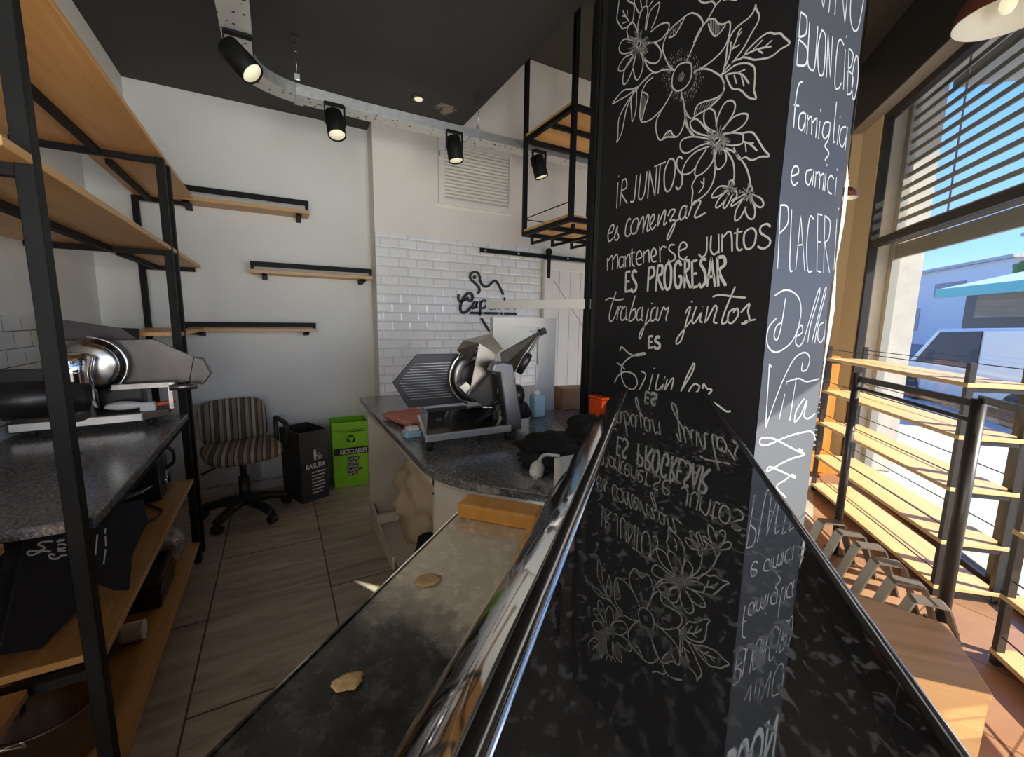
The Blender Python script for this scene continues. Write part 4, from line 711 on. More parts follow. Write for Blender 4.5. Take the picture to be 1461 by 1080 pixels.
# ---------------------------------------------------------------- kitchen counter with rounded corner
def arc(p0, pc, p1, n=6):
    return [((1-t)**2*p0[0]+2*t*(1-t)*pc[0]+t*t*p1[0], (1-t)**2*p0[1]+2*t*(1-t)*pc[1]+t*t*p1[1]) for t in [i/n for i in range(n+1)]]
c0_ = ST(1.245, -0.285); c1_ = ST(1.302, -0.285); c2_ = ST(1.31, 0.38)
outline = [(0.468, 3.0)]+arc((0.452, 1.52), (0.455, 1.36), (0.56, 1.232), 8)+[(c0_.x, c0_.y), (c1_.x, c1_.y), (c2_.x, c2_.y), (1.325, 0.70), (1.325, 1.70), (1.92, 1.72), (1.92, 3.0)]
MBc = MB(); MBc.hexa(list(reversed(outline)), 0.868, 0.90)
tag(MBc.build('countertop', 'granite', bevel=0.005), 'dark speckled granite worktop with rounded corner under the centre slicer', 'countertop')
cb = thing('counter_cabinet', 'open white laminate counter base standing under the granite corner', 'counter', (0.9, 2.1, 0))
MB().box(0.507, 1.30, 2.93, 2.95, 0, 0.868).build('rear_panel', 'white_laminate', cb)
MB().box(0.507, 0.525, 1.53, 2.93, 0.79, 0.868).build('top_rail', 'white_laminate', cb)
pp = [(0.507, 1.545), (0.507, 1.52), (0.60, 1.285), (0.765, 1.075), (0.78, 1.09), (0.615, 1.30), (0.527, 1.53)]
MB().hexa(pp, 0, 0.868).build('corner_panel', 'white_laminate', cb)
MB().box(0.507, 1.10, 2.72, 2.745, 0.085, 0.148).build('cross_rail', 'white_laminate', cb)
MB().prism([(2.30, 0), (2.93, 0), (2.93, 0.16), (2.62, 0.0801), (2.30, 0.08)], (0.507, 0, 0), (0, 1, 0), (0, 0, 1), (1, 0, 0), 0.018).build('plinth', 'white_laminate', cb)
MB().box(0.527, 1.10, 1.56, 2.92, 0.045, 0.063).build('bottom_shelf', 'white_laminate', cb)
MB().box(1.10, 1.118, 1.2, 2.93, 0, 0.868).build('inner_panel', 'white_laminate', cb)
for z in (0.835, 0.76): MB().cyl((0.506, 1.5335, z), (0.512, 1.538, z), 0.006, n=10).build('screw_cap', 'black_plastic', cb)
tag(MB().lump((0.80, 2.50, 0.33), (0.22, 0.20, 0.28), 3, 4, 0.35, 2.2, flat=0.065).build('paper_sack', 'beige_bag'), 'crumpled beige sack stored inside the open white counter base', 'sack')
tag(MB().lump((0.70, 2.08, 0.16), (0.11, 0.13, 0.12), 8, 3, 0.3, 2.0, flat=0.065).build('black_pouch', 'black_cloth'), 'black pouch lying at the bottom of the white counter base', 'pouch')
tag(MB().lump((0.80, 1.82, 0.18), (0.14, 0.12, 0.14), 11, 3, 0.3, 2.0, flat=0.065).build('red_cloth', 'red_cloth'), 'dark red cloth heaped inside the counter base behind the corner panel', 'cloth')

# ---------------------------------------------------------------- display case
dc = thing('display_case', 'long glossy black topped refrigerated display case in the foreground', 'display case', tuple(ST(0.45, 0.1, 0)))
S0, S1 = -0.55, 1.285
g = MB(); gp_ = [ST(S0, -0.058), ST(1.265, -0.066), ST(1.305, 0.147), ST(S0, 0.143)]
g.hexa([(p.x, p.y) for p in reversed(gp_)], 1.240, 1.250).build('top_glass', 'smudged_black_glass', dc, bevel=0.0015)
def trimtube(t0, t1, z, r, name, m, s_end):
    MB().tube([ST(S0, t0, z), ST(s_end, t1, z)], r, 10).build(name, m, dc)
MB().extr([(-0.0585, 1.249), (-0.061, 1.2535), (-0.065, 1.2535), (-0.068, 1.249), (-0.069, 1.242)], S0, 1.268).build('edge_trim', 'chrome', dc)
MB().extr([(-0.069, 1.243), (-0.074, 1.238), (-0.078, 1.2395)], S0, 1.268).build('black_seal', 'black_rubber', dc)
pr = [(-0.078, 1.2405), (-0.094, 1.232), (-0.108, 1.220), (-0.120, 1.207), (-0.133, 1.187), (-0.146, 1.163), (-0.156, 1.142), (-0.164, 1.124)]
pr = [tuple(p)[:2] for p in spline([(a_, b_, 0) for a_, b_ in pr], 4)]
MB().extr(pr, S0, 1.275).build('curved_back', 'polished_steel', dc, solid=0.002)
MB().extr([(-0.164, 1.126), (-0.168, 1.120), (-0.2135, 1.012), (-0.252, 0.930), (-0.256, 0.915)], S0, 1.275, False).build('lower_back', 'smoked_steel', dc, solid=0.002)
MB().extr([(-0.2535, 0.9155), (-0.259, 0.917), (-0.262, 0.912), (-0.262, 0.884)], S0, 1.275).build('foot_trim', 'chrome', dc, solid=0.002)
# right edge: dark trim and front glass
MB().stbox(S0, 1.30, 0.1440, 0.1500, 1.236, 1.2505).build('front_edge_trim', 'black_plastic', dc)
MB().tube([ST(S0, 0.1475, 1.2515), ST(1.303, 0.151, 1.2515)], 0.0022, 8).build('front_edge_bead', 'chrome', dc)
fp = [(0.149, 1.238), (0.19, 1.20), (0.235, 1.13), (0.268, 1.03), (0.29, 0.90), (0.30, 0.80)]
MB().extr(fp, S0, 1.295).build('front_glass', 'clear_glass', dc)
# end panels and body
ep = [(-0.25, 0.90), (-0.252, 0.932), (-0.2105, 1.010), (-0.160, 1.122), (-0.143, 1.161), (-0.117, 1.203), (-0.09, 1.229), (-0.066, 1.238), (0.143, 1.2385), (0.185, 1.197), (0.23, 1.128), (0.263, 1.03), (0.285, 0.90), (0.295, 0.80), (0.295, 0.05), (-0.25, 0.05)]
for s_ in (1.2655, S0): MB().prism(ep, ST(s_, 0), (EX, EY, 0), (0, 0, 1), (DX, DY, 0), 0.012).build('end_panel', 'brushed_steel', dc)
MB().stbox(S0+.013, 1.265, -0.245, 0.293, 0.05, 0.80).build('base', 'black_metal', dc)
MB().stbox(S0+.013, 1.265, -0.235, 0.27, 0.83, 0.845).build('display_deck', 'brushed_steel', dc)
MB().stbox(S0+.013, 1.265, 0.0, 0.25, 1.02, 1.028).build('glass_shelf', 'clear_glass', dc)
# steel work surface behind it
ws = thing('work_table', 'stained steel service table with painted far-end glare running along the display case', 'work table', tuple(ST(0.4, -0.4, 0)))
MB().stbox(-0.2, 1.165, -0.515, -0.263, 0.862, 0.880).build('table_top', 'stained_glare_steel', ws, bevel=0.004)
MB().stbox(-0.2, 1.165, -0.5185, -0.515, 0.84, 0.884).build('edge_lip', 'polished_steel', ws)
MB().stbox(-0.2, 1.15, -0.49, -0.263, 0.05, 0.862).build('base_cabinet', 'dark_metal', ws)
tag(MB().stbox(1.035, 1.115, -0.505, -0.268, 0.8805, 0.925).build('wooden_block', 'block_wood', bevel=0.008, seg=3), 'orange brown wooden block lying at the end of the steel work surface', 'block')
for (x, y, r, s_) in ((0.258, 0.826, 0.022, 1), (0.067, 0.633, 0.018, 2)):
    tag(MB().lump((x, y, 0.8835), (r*1.3, r, 0.003), s_, 3, .3, 2).build('label_scrap', 'cork'), 'torn beige label scrap on the steel table, ' + ('further from' if s_ == 1 else 'closer to')+' the camera', 'scrap')

# ---------------------------------------------------------------- chalkboard pillar with lettering
pi_ = thing('chalkboard_pillar', 'square pillar wrapped in black chalkboard vinyl with white hand lettering', 'pillar', (1.51, 1.2, 0))
MB().box(1.332, 1.694, 0.769, 1.62, 0, ZH).build('core', 'black_paint', pi_)
MB().box(1.330, 1.332, 0.7672, 1.585, 0, ZH).build('flower_panel', 'shaded_vinyl', pi_)
MB().box(1.330, 1.694, 0.767, 0.769, 0, ZH).build('menu_panel', 'lit_vinyl', pi_)
mb = MB()
def ribbon_set(key, width, plane):
    mb = MB()
    for st in strokes(key):
        if plane == 'L': p3 = [(1.3292, a, b_) for a, b_ in st]; nn = (-1, 0, 0)
        elif plane == 'R': p3 = [(a, 0.7662, b_) for a, b_ in st]; nn = (0, -1, 0)
        else: p3 = [(a, 3.752, b_) for a, b_ in st]; nn = (0, -1, 0)
        p3 = spline(p3, 5) if len(p3) > 2 else p3
        if (Vector(p3[0])-Vector(p3[-1])).length < 0.004 and len(p3) <= 2: p3 = [p3[0], Vector(p3[0])+Vector((0, 0.0, 0.007))]
        mb.ribbon(p3, width, nn)
    return mb
ribbon_set('flower_drawing', 0.0052, 'L').build('flower_drawing', 'chalk', pi_, fix=False)
ribbon_set('flower_shading', 0.0030, 'L').build('flower_shading', 'soft_chalk', pi_, fix=False)
ribbon_set('chalk_lettering', 0.0062, 'L').build('chalk_lettering', 'chalk', pi_, fix=False)
ribbon_set('block_lettering', 0.0112, 'L').build('block_lettering', 'chalk', pi_, fix=False)
ribbon_set('side_lettering', 0.0052, 'R').build('side_lettering', 'pen_white', pi_, fix=False)
text_mb('BUON', (1.345, 0.7665, 2.60), (1, 0, 0), (0, 0, 1), 0.28, (0, -1, 0), 0.33, bold=0.02).build('heading_lettering', 'pen_white', pi_, fix=False)
# vinyl peeling at the right edge
pe = MB(); prf = [(0.0, 1.98), (0.014, 1.94), (0.022, 1.88), (0.024, 1.80), (0.012, 1.70), (0.004, 1.66), (0.018, 1.58), (0.028, 1.50), (0.022, 1.42), (0.012, 1.34), (0.006, 1.24), (0.0, 1.12)]
vs = []
for a, z in prf: vs += [Vector((1.697-a*0.25, 0.7655-0.12*a, z)), Vector((1.6965, 0.766-a*0.5, z)), Vector((1.700, 0.768, z))]
fs = []
for i in range(len(prf)-1): fs += [(3*i, 3*i+1, 3*i+4, 3*i+3), (3*i+1, 3*i+2, 3*i+5, 3*i+4)]
pe.add(vs, fs, True).build('peeling_edge', 'vinyl_back', pi_)
tag(MB().box(1.325, 1.362, 1.63, 1.668, 0.90, ZH).build('steel_post', 'black_metal'), 'slim black square steel post rising beside the chalkboard pillar', 'post')
rb = thing('wall_box', 'small orange red plastic box fixed low on the pillar beside the black post', 'box', (1.307, 1.504, 1.005))
MB().box(1.288, 1.3295, 1.458, 1.551, 1.005, 1.082).build('body', 'orange_plastic', rb, bevel=0.006, seg=3)
MB().box(1.285, 1.3295, 1.455, 1.554, 1.084, 1.097).build('lid', 'orange_plastic', rb, bevel=0.004)

# ---------------------------------------------------------------- meat slicers
def slicer(label, dx, dy, mir, loc):
    o = thing('meat_slicer', label, 'meat slicer', loc)
    X = lambda x: dx+(x-0.73)*mir
    def P(x, y, z): return (X(x), y+dy, z)
    def bx(x0, x1, y0, y1, z0, z1): a, b_ = sorted((X(x0), X(x1))); return MB().box(a, b_, y0+dy, y1+dy, z0, z1)
    for x, y in ((0.53, 1.65), (0.90, 1.65), (0.55, 1.95), (0.90, 1.95)): MB().cyl(P(x, y, 0.90), P(x, y, 0.944), 0.013, 0.017, 16).build('foot', 'black_rubber', o)
    q = [P(0.505, 1.62, 0)[:2], P(0.90, 1.62, 0)[:2], P(0.96, 1.68, 0)[:2], P(0.96, 2.0, 0)[:2], P(0.58, 2.0, 0)[:2]]
    MB().hexa(q, 0.944, 0.974).build('base_edge', 'bright_edge', o, bevel=0.004, seg=2)
    q2 = [P(0.51, 1.632, 0)[:2], P(0.895, 1.632, 0)[:2], P(0.95, 1.69, 0)[:2], P(0.95, 1.99, 0)[:2], P(0.59, 1.99, 0)[:2]]
    q3 = [P(0.575, 1.80, 0)[:2], P(0.895, 1.80, 0)[:2], P(0.93, 1.82, 0)[:2], P(0.93, 1.98, 0)[:2], P(0.60, 1.98, 0)[:2]]
    MB().hexa(q2, 0.974, 1.028, q3).build('base_cover', 'dark_steel', o, bevel=0.004, seg=2)
    MB().cyl(P(0.60, 1.735, 1.003), P(0.60, 1.73, 1.009), 0.012, n=16).build('cap_screw', 'chrome', o)
    u_, w_ = (mir, 0, 0), (0, 1, 0)
    org = (X(0), 1.90+dy, 0)
    pl = MB().prism([(0.443, 1.157), (0.557, 1.282), (0.765, 1.280), (0.732, 1.21), (0.735, 1.12), (0.77, 1.08), (0.80, 1.06), (0.80, 1.036), (0.513, 1.034)], org, u_, (0, 0, 1), w_, 0.014)
    gp = pl.build('gauge_plate', 'anodised_plate', o, bevel=0.002, seg=1)
    rb_ = MB()
    for i in range(14):
        z = 1.075+i*0.0125; x0 = 0.443+abs(z-1.157)*(0.62 if z < 1.157 else 0.92)+0.025
        a = P(x0, 1.8985, z); b_ = P(0.725, 1.8985, z); rb_.bar(a, b_, 0.004, 0.003)
    rb_.build('rib', 'brushed_steel', gp)['kind'] = 'stuff'
    c_ = P(0.845, 1.885, 1.165)
    MB().lathe([(0.02, -0.008), (0.10, -0.006), (0.128, 0.0), (0.10, 0.008), (0.02, 0.010)], c_, (0, 1, 0), 48).build('blade', 'brushed_steel', o)
    MB().tube([Vector(c_)+Vector((mir*math.cos(a)*0.137, -0.004, math.sin(a)*0.137)) for a in [math.radians(60+i*10) for i in range(20)]], 0.006).build('blade_ring', 'chrome', o)
    MB().lathe([(0.0, -0.022), (0.07, -0.020), (0.085, -0.010)], c_, (0, 1, 0), 36).build('blade_cover', 'dark_metal', o)
    MB().cyl(Vector(c_)+Vector((-.05*mir, -0.024, -0.02)), Vector(c_)+Vector((-.05*mir, -0.04, -0.02)), 0.012, n=14).build('cover_knob', 'black_plastic', o)
    # carriage: folded sheet, tall guard, pusher arm and handle
    MB().prism([(0.70, 1.145), (0.765, 1.078), (0.80, 1.09), (0.735, 1.165)], (X(0), 1.74+dy, 0), u_, (0, 0, 1), (0, 1, 0), 0.05).build('carriage_lip', 'steel', o)
    MB().prism([(0.745, 1.105), (0.775, 1.085), (0.882, 1.288), (0.795, 1.338)], (X(0), 1.735+dy, 0), u_, (0, 0, 1), (-0.05*mir, 1, 0.1), 0.006).build('carriage_tray', 'warm_steel', o)
    cvs = [P(0.795, 1.738, 1.338), P(0.882, 1.738, 1.288), P(0.98, 1.86, 1.30), P(0.94, 1.92, 1.375), P(0.77, 1.86, 1.345), P(0.735, 1.86, 1.30), P(0.775, 1.80, 1.25)]
    MB().add(cvs, [(0, 1, 2, 3), (0, 3, 4), (0, 4, 5, 6)]).build('food_chute', 'warm_steel', o, solid=0.004)
    gvs = [P(0.885, 1.70, 1.290), P(1.100, 1.70, 1.396), P(1.090, 1.72, 1.370), P(1.025, 1.74, 1.275), P(0.975, 1.74, 1.19), P(0.90, 1.71, 1.23)]
    MB().add(gvs, [(0, 1, 2, 3, 4, 5)]).build('pusher_plate', 'warm_steel', o, solid=0.005)
    MB().bar(P(0.885, 1.698, 1.292), P(1.108, 1.698, 1.398), 0.010, 0.008).build('pusher_edge', 'dark_metal', o)
    h_ = MB(); h_.bar(P(1.112, 1.70, 1.398), P(1.03, 1.715, 1.27), 0.012, 0.010); h_.obox(P(1.108, 1.70, 1.392), (1, 0, 0.4), (0, 1, 0), (-.4, 0, 1), 0.016, 0.012, 0.014); h_.build('push_rod', 'black_plastic', o)
    MB().tube([P(1.045, 1.71, 1.285), P(1.03, 1.71, 1.262), P(0.99, 1.715, 1.195)], [0.016, 0.021, 0.017], 14).build('handle_grip', 'black_plastic', o)
    av = [(0.805, 1.222), (0.848, 1.214), (0.883, 1.0), (0.883, 0.948), (0.965, 0.945), (0.960, 1.0), (0.912, 1.250), (0.862, 1.262), (0.82, 1.256)]
    MB().prism(av, (X(0), 1.628+dy, 0), u_, (0, 0, 1), (0, 1, 0), 0.055).build('carriage_arm', 'cast_aluminium', o, bevel=0.006, seg=3)
    MB().prism([(0.74, 1.10), (0.80, 1.06), (0.86, 1.0), (0.875, 1.19), (0.84, 1.205)], (X(0), 1.70+dy, 0), u_, (0, 0, 1), (0, 1, 0), 0.03).build('arm_bracket', 'dark_metal', o)
    m = MB(); m.obox(P(0.858, 1.70, 1.03), (1, 0, 0), (0, 1, 0), (0, 0, 1), 0.014, 0.014, 0.045); m.cyl(P(0.858, 1.69, 1.05), P(0.858, 1.66, 1.05), 0.016, n=16); m.build('lock_knob', 'black_plastic', o)
    MB().tube([P(0.79, 1.69, 1.055), P(0.825, 1.685, 1.05), P(0.86, 1.68, 1.052)], 0.005).build('lever', 'chrome', o)
    MB().lathe([(0.0, -0.03), (0.035, -0.03), (0.05, -0.01), (0.05, 0.03), (0.03, 0.045), (0.0, 0.045)], P(1.005, 1.78, 1.08), (mir, 0, 0), 28).build('thickness_dial', 'black_plastic', o)
    MB().prism([(1.02, 0.945), (1.10, 0.945), (1.13, 0.965), (1.12, 0.985), (1.09, 1.035), (1.02, 1.035)], (X(0), 1.80+dy, 0), u_, (0, 0, 1), (0, 1, 0), 0.16).build('motor_box', 'dark_metal', o, bevel=0.006)
    MB().cyl(P(1.05, 1.86, 0.90), P(1.05, 1.86, 0.946), 0.016, n=14).build('foot', 'black_rubber', o)
    MB().cyl(P(0.955, 1.90, 1.06), P(1.03, 1.88, 1.0), 0.03, n=14).build('motor_arm', 'dark_metal', o)
    return o
slicer('steel meat slicer with ribbed plate on the rounded granite counter', 0.73, 0.0, 1, (0.73, 1.8, 0.90))
# left slicer: wide plate to the right, round motor to the left
ls = thing('meat_slicer', 'steel meat slicer with broad hexagonal guard on the left counter', 'meat slicer', (-0.76, 2.7, 0.90))
LQ = [(-1.04, 2.585), (-0.60, 2.635), (-0.515, 2.725), (-0.53, 2.87), (-1.04, 2.87)]
for x, y in ((-0.98, 2.63), (-0.58, 2.68), (-0.98, 2.83), (-0.60, 2.83)): MB().cyl((x, y, 0.90), (x, y, 0.925), 0.014, n=14).build('foot', 'black_rubber', ls)
MB().hexa(LQ, 0.925, 0.968).build('base', 'brushed_steel', ls, bevel=0.006, seg=3)
MB().box(-0.95, -0.62, 2.77, 2.86, 0.968, 1.09).build('housing', 'black_plastic', ls, bevel=0.01)
lo = (0, 2.80, 0); hx = [(-0.93, 1.10), (-0.92, 1.315), (-0.56, 1.318), (-0.40, 1.222), (-0.43, 1.09), (-0.50, 1.082)]
MB().prism(hx, lo, (1, 0, 0), (0, 0, 1), (0, 1, 0), 0.012).build('guard_plate', 'guard_grey', ls, bevel=0.002, seg=1)
MB().prism([(-0.40, 1.222), (-0.36, 1.212), (-0.33, 1.13), (-0.37, 1.07), (-0.43, 1.09)], (0, 2.79, 0), (1, 0, 0), (0, 0, 1), (0.02, 1, 0), 0.05).build('guard_end', 'guard_grey', ls, bevel=0.004)
MB().lathe([(0.0, -0.02), (0.09, -0.02), (0.128, 0.0), (0.09, 0.008), (0.0, 0.01)], (-0.80, 2.755, 1.195), (0, 1, 0), 48).build('blade', 'steel', ls)
MB().tube([Vector((-0.80+0.138*math.cos(a), 2.75, 1.195+0.138*math.sin(a))) for a in [math.radians(-70+i*10) for i in range(17)]], 0.007).build('blade_ring', 'chrome', ls)
MB().lathe([(0.05, -0.12), (0.068, -0.10), (0.07, 0.0), (0.06, 0.10), (0.075, 0.17), (0.055, 0.19), (0.0, 0.20)], (-0.83, 2.66, 1.07), (0, 0, 1), 28).build('blade_motor', 'chrome', ls)
MB().tube([(-1.05, 2.55, 1.07), (-1.035, 2.55, 1.075), (-0.90, 2.60, 1.075), (-0.80, 2.66, 1.06)], [0.06, 0.085, 0.092, 0.08], 20).build('motor', 'black_plastic', ls)
MB().obox((-0.60, 2.74, 1.09), (1, 0.03, 0), (0, 1, 0), (0, 0, 1), 0.12, 0.03, 0.012).build('slide_rail', 'brushed_steel', ls)
MB().cyl((-0.50, 2.70, 1.075), (-0.385, 2.72, 1.075), 0.016, n=14).build('guide_bar', 'brushed_steel', ls)
MB().box(-0.505, -0.488, 2.70, 2.72, 0.968, 1.10).build('stop_post', 'steel', ls)
vs = [(-1.0, 2.86, 1.31), (-0.99, 2.86, 1.43), (-0.70, 2.86, 1.375), (-0.62, 2.84, 1.372), (-0.63, 2.86, 1.31)]
MB().add([Vector(p) for p in vs], [(0, 1, 2, 3, 4)]).build('food_tray', 'dark_metal', ls, solid=0.004)
# small items on the left slicer base
tag(MB().lump((-0.675, 2.69, 1.000), (0.075, 0.032, 0.022), 5, 3, .15, 2).build('wiping_cloth', 'white_plastic'), 'folded white wiping cloth lying on the left slicer base', 'cloth')
cbx = thing('sharpener_box', 'small white box on the left slicer base beside the cloth', 'box', (-0.585, 2.68, 0.968))
MB().box(-0.615, -0.555, 2.665, 2.70, 0.9685, 1.005).build('body', 'white_plastic', cbx, bevel=0.004)
MB().box(-0.612, -0.558, 2.668, 2.697, 1.005, 1.012).build('lid', 'white_plastic', cbx, bevel=0.002)
hb = thing('scraper', 'orange handled scraper at the right end of the left slicer base', 'scraper', (-0.53, 2.735, 0.97))
MB().obox((-0.535, 2.738, 0.992), (1, .2, .1), (-.2, 1, 0), (-.1, 0, 1), 0.05, 0.014, 0.009).build('handle', 'orange_plastic', hb, bevel=0.004)
MB().obox((-0.60, 2.725, 0.985), (1, .2, .1), (-.2, 1, 0), (-.1, 0, 1), 0.02, 0.012, 0.002).build('blade', 'steel', hb)

# ---------------------------------------------------------------- things on the centre counter
tw = MB(); vs = []; n = 14
for i in range(n+1):
    for j in range(n+1):
        a, b_ = i/n, j/n; x = 0.478+a*0.185+b_*0.075; y = 2.285-a*0.02-b_*0.31+a*0.10
        vs.append(Vector((x, y, 0.921+0.006*noise.noise(Vector((a*4, b_*4, 1)))+0.004*math.sin(a*7))))
fs = [(i*(n+1)+j, i*(n+1)+j+1, (i+1)*(n+1)+j+1, (i+1)*(n+1)+j) for i in range(n) for j in range(n)]
tag(tw.add(vs, fs, True).build('kitchen_towel', 'checked_towel', solid=0.026), 'folded red checked towel on the granite left of the centre slicer', 'towel')
st_ = thing('sponge', 'blue and white scouring sponge against the centre slicer base', 'sponge', (0.54, 1.93, 0.90))
MB().box(0.485, 0.56, 1.86, 1.92, 0.9005, 0.93).build('blue_pad', 'blue_plastic', st_, bevel=0.004)
MB().box(0.495, 0.555, 1.87, 1.915, 0.93, 0.946).build('white_pad', 'white_plastic', st_, bevel=0.004)
wp = thing('white_carcass', 'upright open white panel box standing behind the centre slicer', 'cabinet carcass', (1.27, 2.16, 0.90))
f_ = MB(); f_.box(1.045, 1.195, 2.10, 2.118, 0.90, 1.447).box(1.345, 1.468, 2.10, 2.118, 0.90, 1.447).box(1.195, 1.345, 2.10, 2.118, 1.405, 1.447)
f_.build('front_frame', 'white_panel', wp)
MB().box(1.045, 1.062, 2.118, 2.14, 0.90, 1.447).build('side_panel', 'white_panel', wp); MB().box(1.451, 1.468, 2.118, 2.24, 0.90, 1.447).build('side_panel', 'white_panel', wp)
MB().hexa([(1.045, 2.10), (1.468, 2.10), (1.468, 2.24), (1.045, 2.14)], 1.447, 1.458).build('top_panel', 'white_panel', wp)
MB().box(1.10, 1.30, 2.13, 2.145, 1.33, 1.447).build('rear_strip', 'white_panel', wp)
lb = (Vector((1.344, 1.63, 1.528)), Vector((1.098, 2.29, 1.530)))
tag(MB().bar(lb[0], lb[1], 0.016, 0.046).build('white_batten', 'white_panel'), 'pale horizontal batten fixed to the black post and crossing the wall logo', 'batten')
bo = thing('spray_bottle', 'pale blue plastic bottle on the counter behind the centre slicer', 'bottle', (1.27, 1.99, 0.90))
MB().box(1.235, 1.31, 1.955, 2.02, 0.9005, 1.03).build('body', 'blue_plastic', bo, bevel=0.012, seg=3)
MB().cyl((1.265, 1.99, 1.03), (1.265, 1.99, 1.055), 0.024, 0.015).build('cap', 'white_plastic', bo)
MB().cyl((1.265, 1.99, 1.055), (1.265, 1.99, 1.20), 0.006, n=10).build('nozzle_tube', 'white_plastic', bo)
tag(MB().hexa([(1.50, 2.06), (1.80, 2.0), (1.82, 2.12), (1.52, 2.18)], 0.9005, 1.035).build('wooden_crate', 'box_wood', bevel=0.004), 'low brown wooden box on the counter by the black post', 'box')
tag(MB().lump((1.16, 1.36, 0.955), (0.13, 0.12, 0.085), 21, 4, .3, 2.0, flat=0.9015).lump((1.00, 1.42, 0.925), (0.16, 0.11, 0.045), 23, 4, .35, 2.5, flat=0.9015).lump((0.84, 1.28, 0.915), (0.07, 0.09, 0.022), 25, 4, .3, 2.5, flat=0.9015).build('black_cloth', 'black_cloth'), 'crumpled black cloth heaped on the granite before the pillar', 'cloth')
tag(MB().box(0.765, 0.86, 1.055, 1.085, 0.9005, 1.005).build('white_box', 'white_plastic', bevel=0.003), 'plain white card box standing beside the curved steel back', 'box')
hm = thing('plug', 'white electric plug with short cable on the black cloth', 'plug', (0.75, 1.17, 0.90))
MB().lathe([(0.0, -0.045), (0.014, -0.042), (0.024, -0.02), (0.025, 0.01), (0.016, 0.035), (0.008, 0.045), (0.0, 0.046)], (0.752, 1.165, 0.94), (0.45, 0.55, 0.2), 22).build('body', 'white_plastic', hm)
MB().tube(spline([(0.772, 1.19, 0.95), (0.80, 1.21, 0.965), (0.83, 1.22, 0.965), (0.87, 1.20, 0.96)]), 0.006).build('cable', 'white_plastic', hm)
for dd in (-0.008, 0.008): MB().cyl((0.735+dd, 1.142-dd, 0.932), (0.722+dd, 1.127-dd, 0.928), 0.003, n=8).build('pin', 'steel', hm)
# ---------------------------------------------------------------- wall logo, vent, sliding door
lg = thing('wall_logo', 'dark cut out logo with chopping board outline on the white tiles', 'sign', (1.85, 3.76, 1.4))
def thickstroke(pts, w, th=0.012):
    p3 = spline([(a, 3.755, b_) for a, b_ in pts], 6); m = MB(); m.ribbon(p3, w, (0, -1, 0)); return m
m = MB()
for st in strokes('board_outline'): m.ribbon(spline([(a, 3.757, b_) for a, b_ in st], 8), 0.022, (0, -1, 0))
m.build('board_outline', 'print_black', lg, solid=0.012, fix=False)
MB().cyl((1.668, 3.763, 1.837), (1.668, 3.751, 1.837), 0.017).build('board_hole', 'print_black', lg)
m = MB()
for i, st in enumerate(strokes('script')): m.ribbon(spline([(a, 3.757, b_) for a, b_ in st], 6), 0.026 if i == 1 else 0.019, (0, -1, 0))
m.build('script_lettering', 'print_black', lg, solid=0.012, fix=False)
m = MB(); rr = random.Random(2); x = 1.622
for wn_ in (7, 9, 2, 8):
    for k in range(wn_):
        m.box(x, x+0.015, 3.751, 3.763, 1.490, 1.514); x += 0.0185
    x += 0.012
m.build('tagline', 'print_black', lg)
ve = thing('wall_vent', 'white louvred vent panel high on the plaster above the tiles', 'vent', (1.70, 3.76, 2.46))
f_ = MB(); f_.box(1.32, 1.375, 3.757, 3.78, 2.46, 3.02).box(2.03, 2.085, 3.757, 3.78, 2.46, 3.02).box(1.375, 2.03, 3.757, 3.78, 2.46, 2.51).box(1.375, 2.03, 3.757, 3.78, 2.97, 3.02)
f_.build('frame', 'white_door', ve)
for i in range(15): MB().obox((1.7025, 3.768, 2.527+i*0.030), (1, 0, 0), (0, 1, 0.9), (0, -0.9, 1), 0.3275, 0.014, 0.0022).build('louvre', 'white_door', ve)
MB().box(1.325, 1.333, 3.751, 3.757, 2.86, 2.90).build('latch', 'brushed_steel', ve)
sd_ = thing('barn_door', 'white planked sliding door hanging from a black rail', 'door', (2.95, 3.74, 0.03))
MB().box(2.43, 3.45, 3.715, 3.75, 0.03, 2.05).build('panel', 'white_door', sd_)
g_ = MB()
for x in (2.43, 3.36): g_.box(x, x+0.09, 3.705, 3.715, 0.03, 2.05)
g_.box(2.52, 3.36, 3.705, 3.715, 1.96, 2.05).box(2.52, 3.36, 3.705, 3.715, 0.03, 0.14)
g_.build('frame_boards', 'white_door', sd_, bevel=0.003)
g_ = MB(); g_.bar((2.54, 3.7135, 1.86), (3.30, 3.7135, 0.98), 0.007, 0.004, (0, 1, 0)); g_.build('diagonal_groove', 'slat_grey', sd_)
g_ = MB()
for x in (2.62, 2.76, 2.90, 3.04, 3.18): g_.box(x, x+0.004, 3.7135, 3.7152, 0.14, 1.96)
g_.build('plank_joint', 'slat_grey', sd_)['kind'] = 'stuff'
for x in (2.475, 3.40):
    h_ = MB().box(x-0.018, x+0.018, 3.698, 3.705, 1.87, 2.13).build('hanger_strap', 'black_metal', sd_)
    MB().cyl((x, 3.700, 2.135), (x, 3.712, 2.135), 0.036, n=24).build('wheel', 'black_metal', h_)
rl = thing('door_rail', 'black flat steel sliding rail above the white door', 'door rail', (2.6, 3.73, 2.07))
MB().box(1.705, 3.55, 3.716, 3.724, 2.067, 2.107).build('track', 'black_metal', rl)
for x in (1.76, 2.12, 2.72, 3.1): MB().cyl((x, 3.711, 2.087), (x, 3.768, 2.087), 0.011, n=12).build('bolt', 'steel', rl)

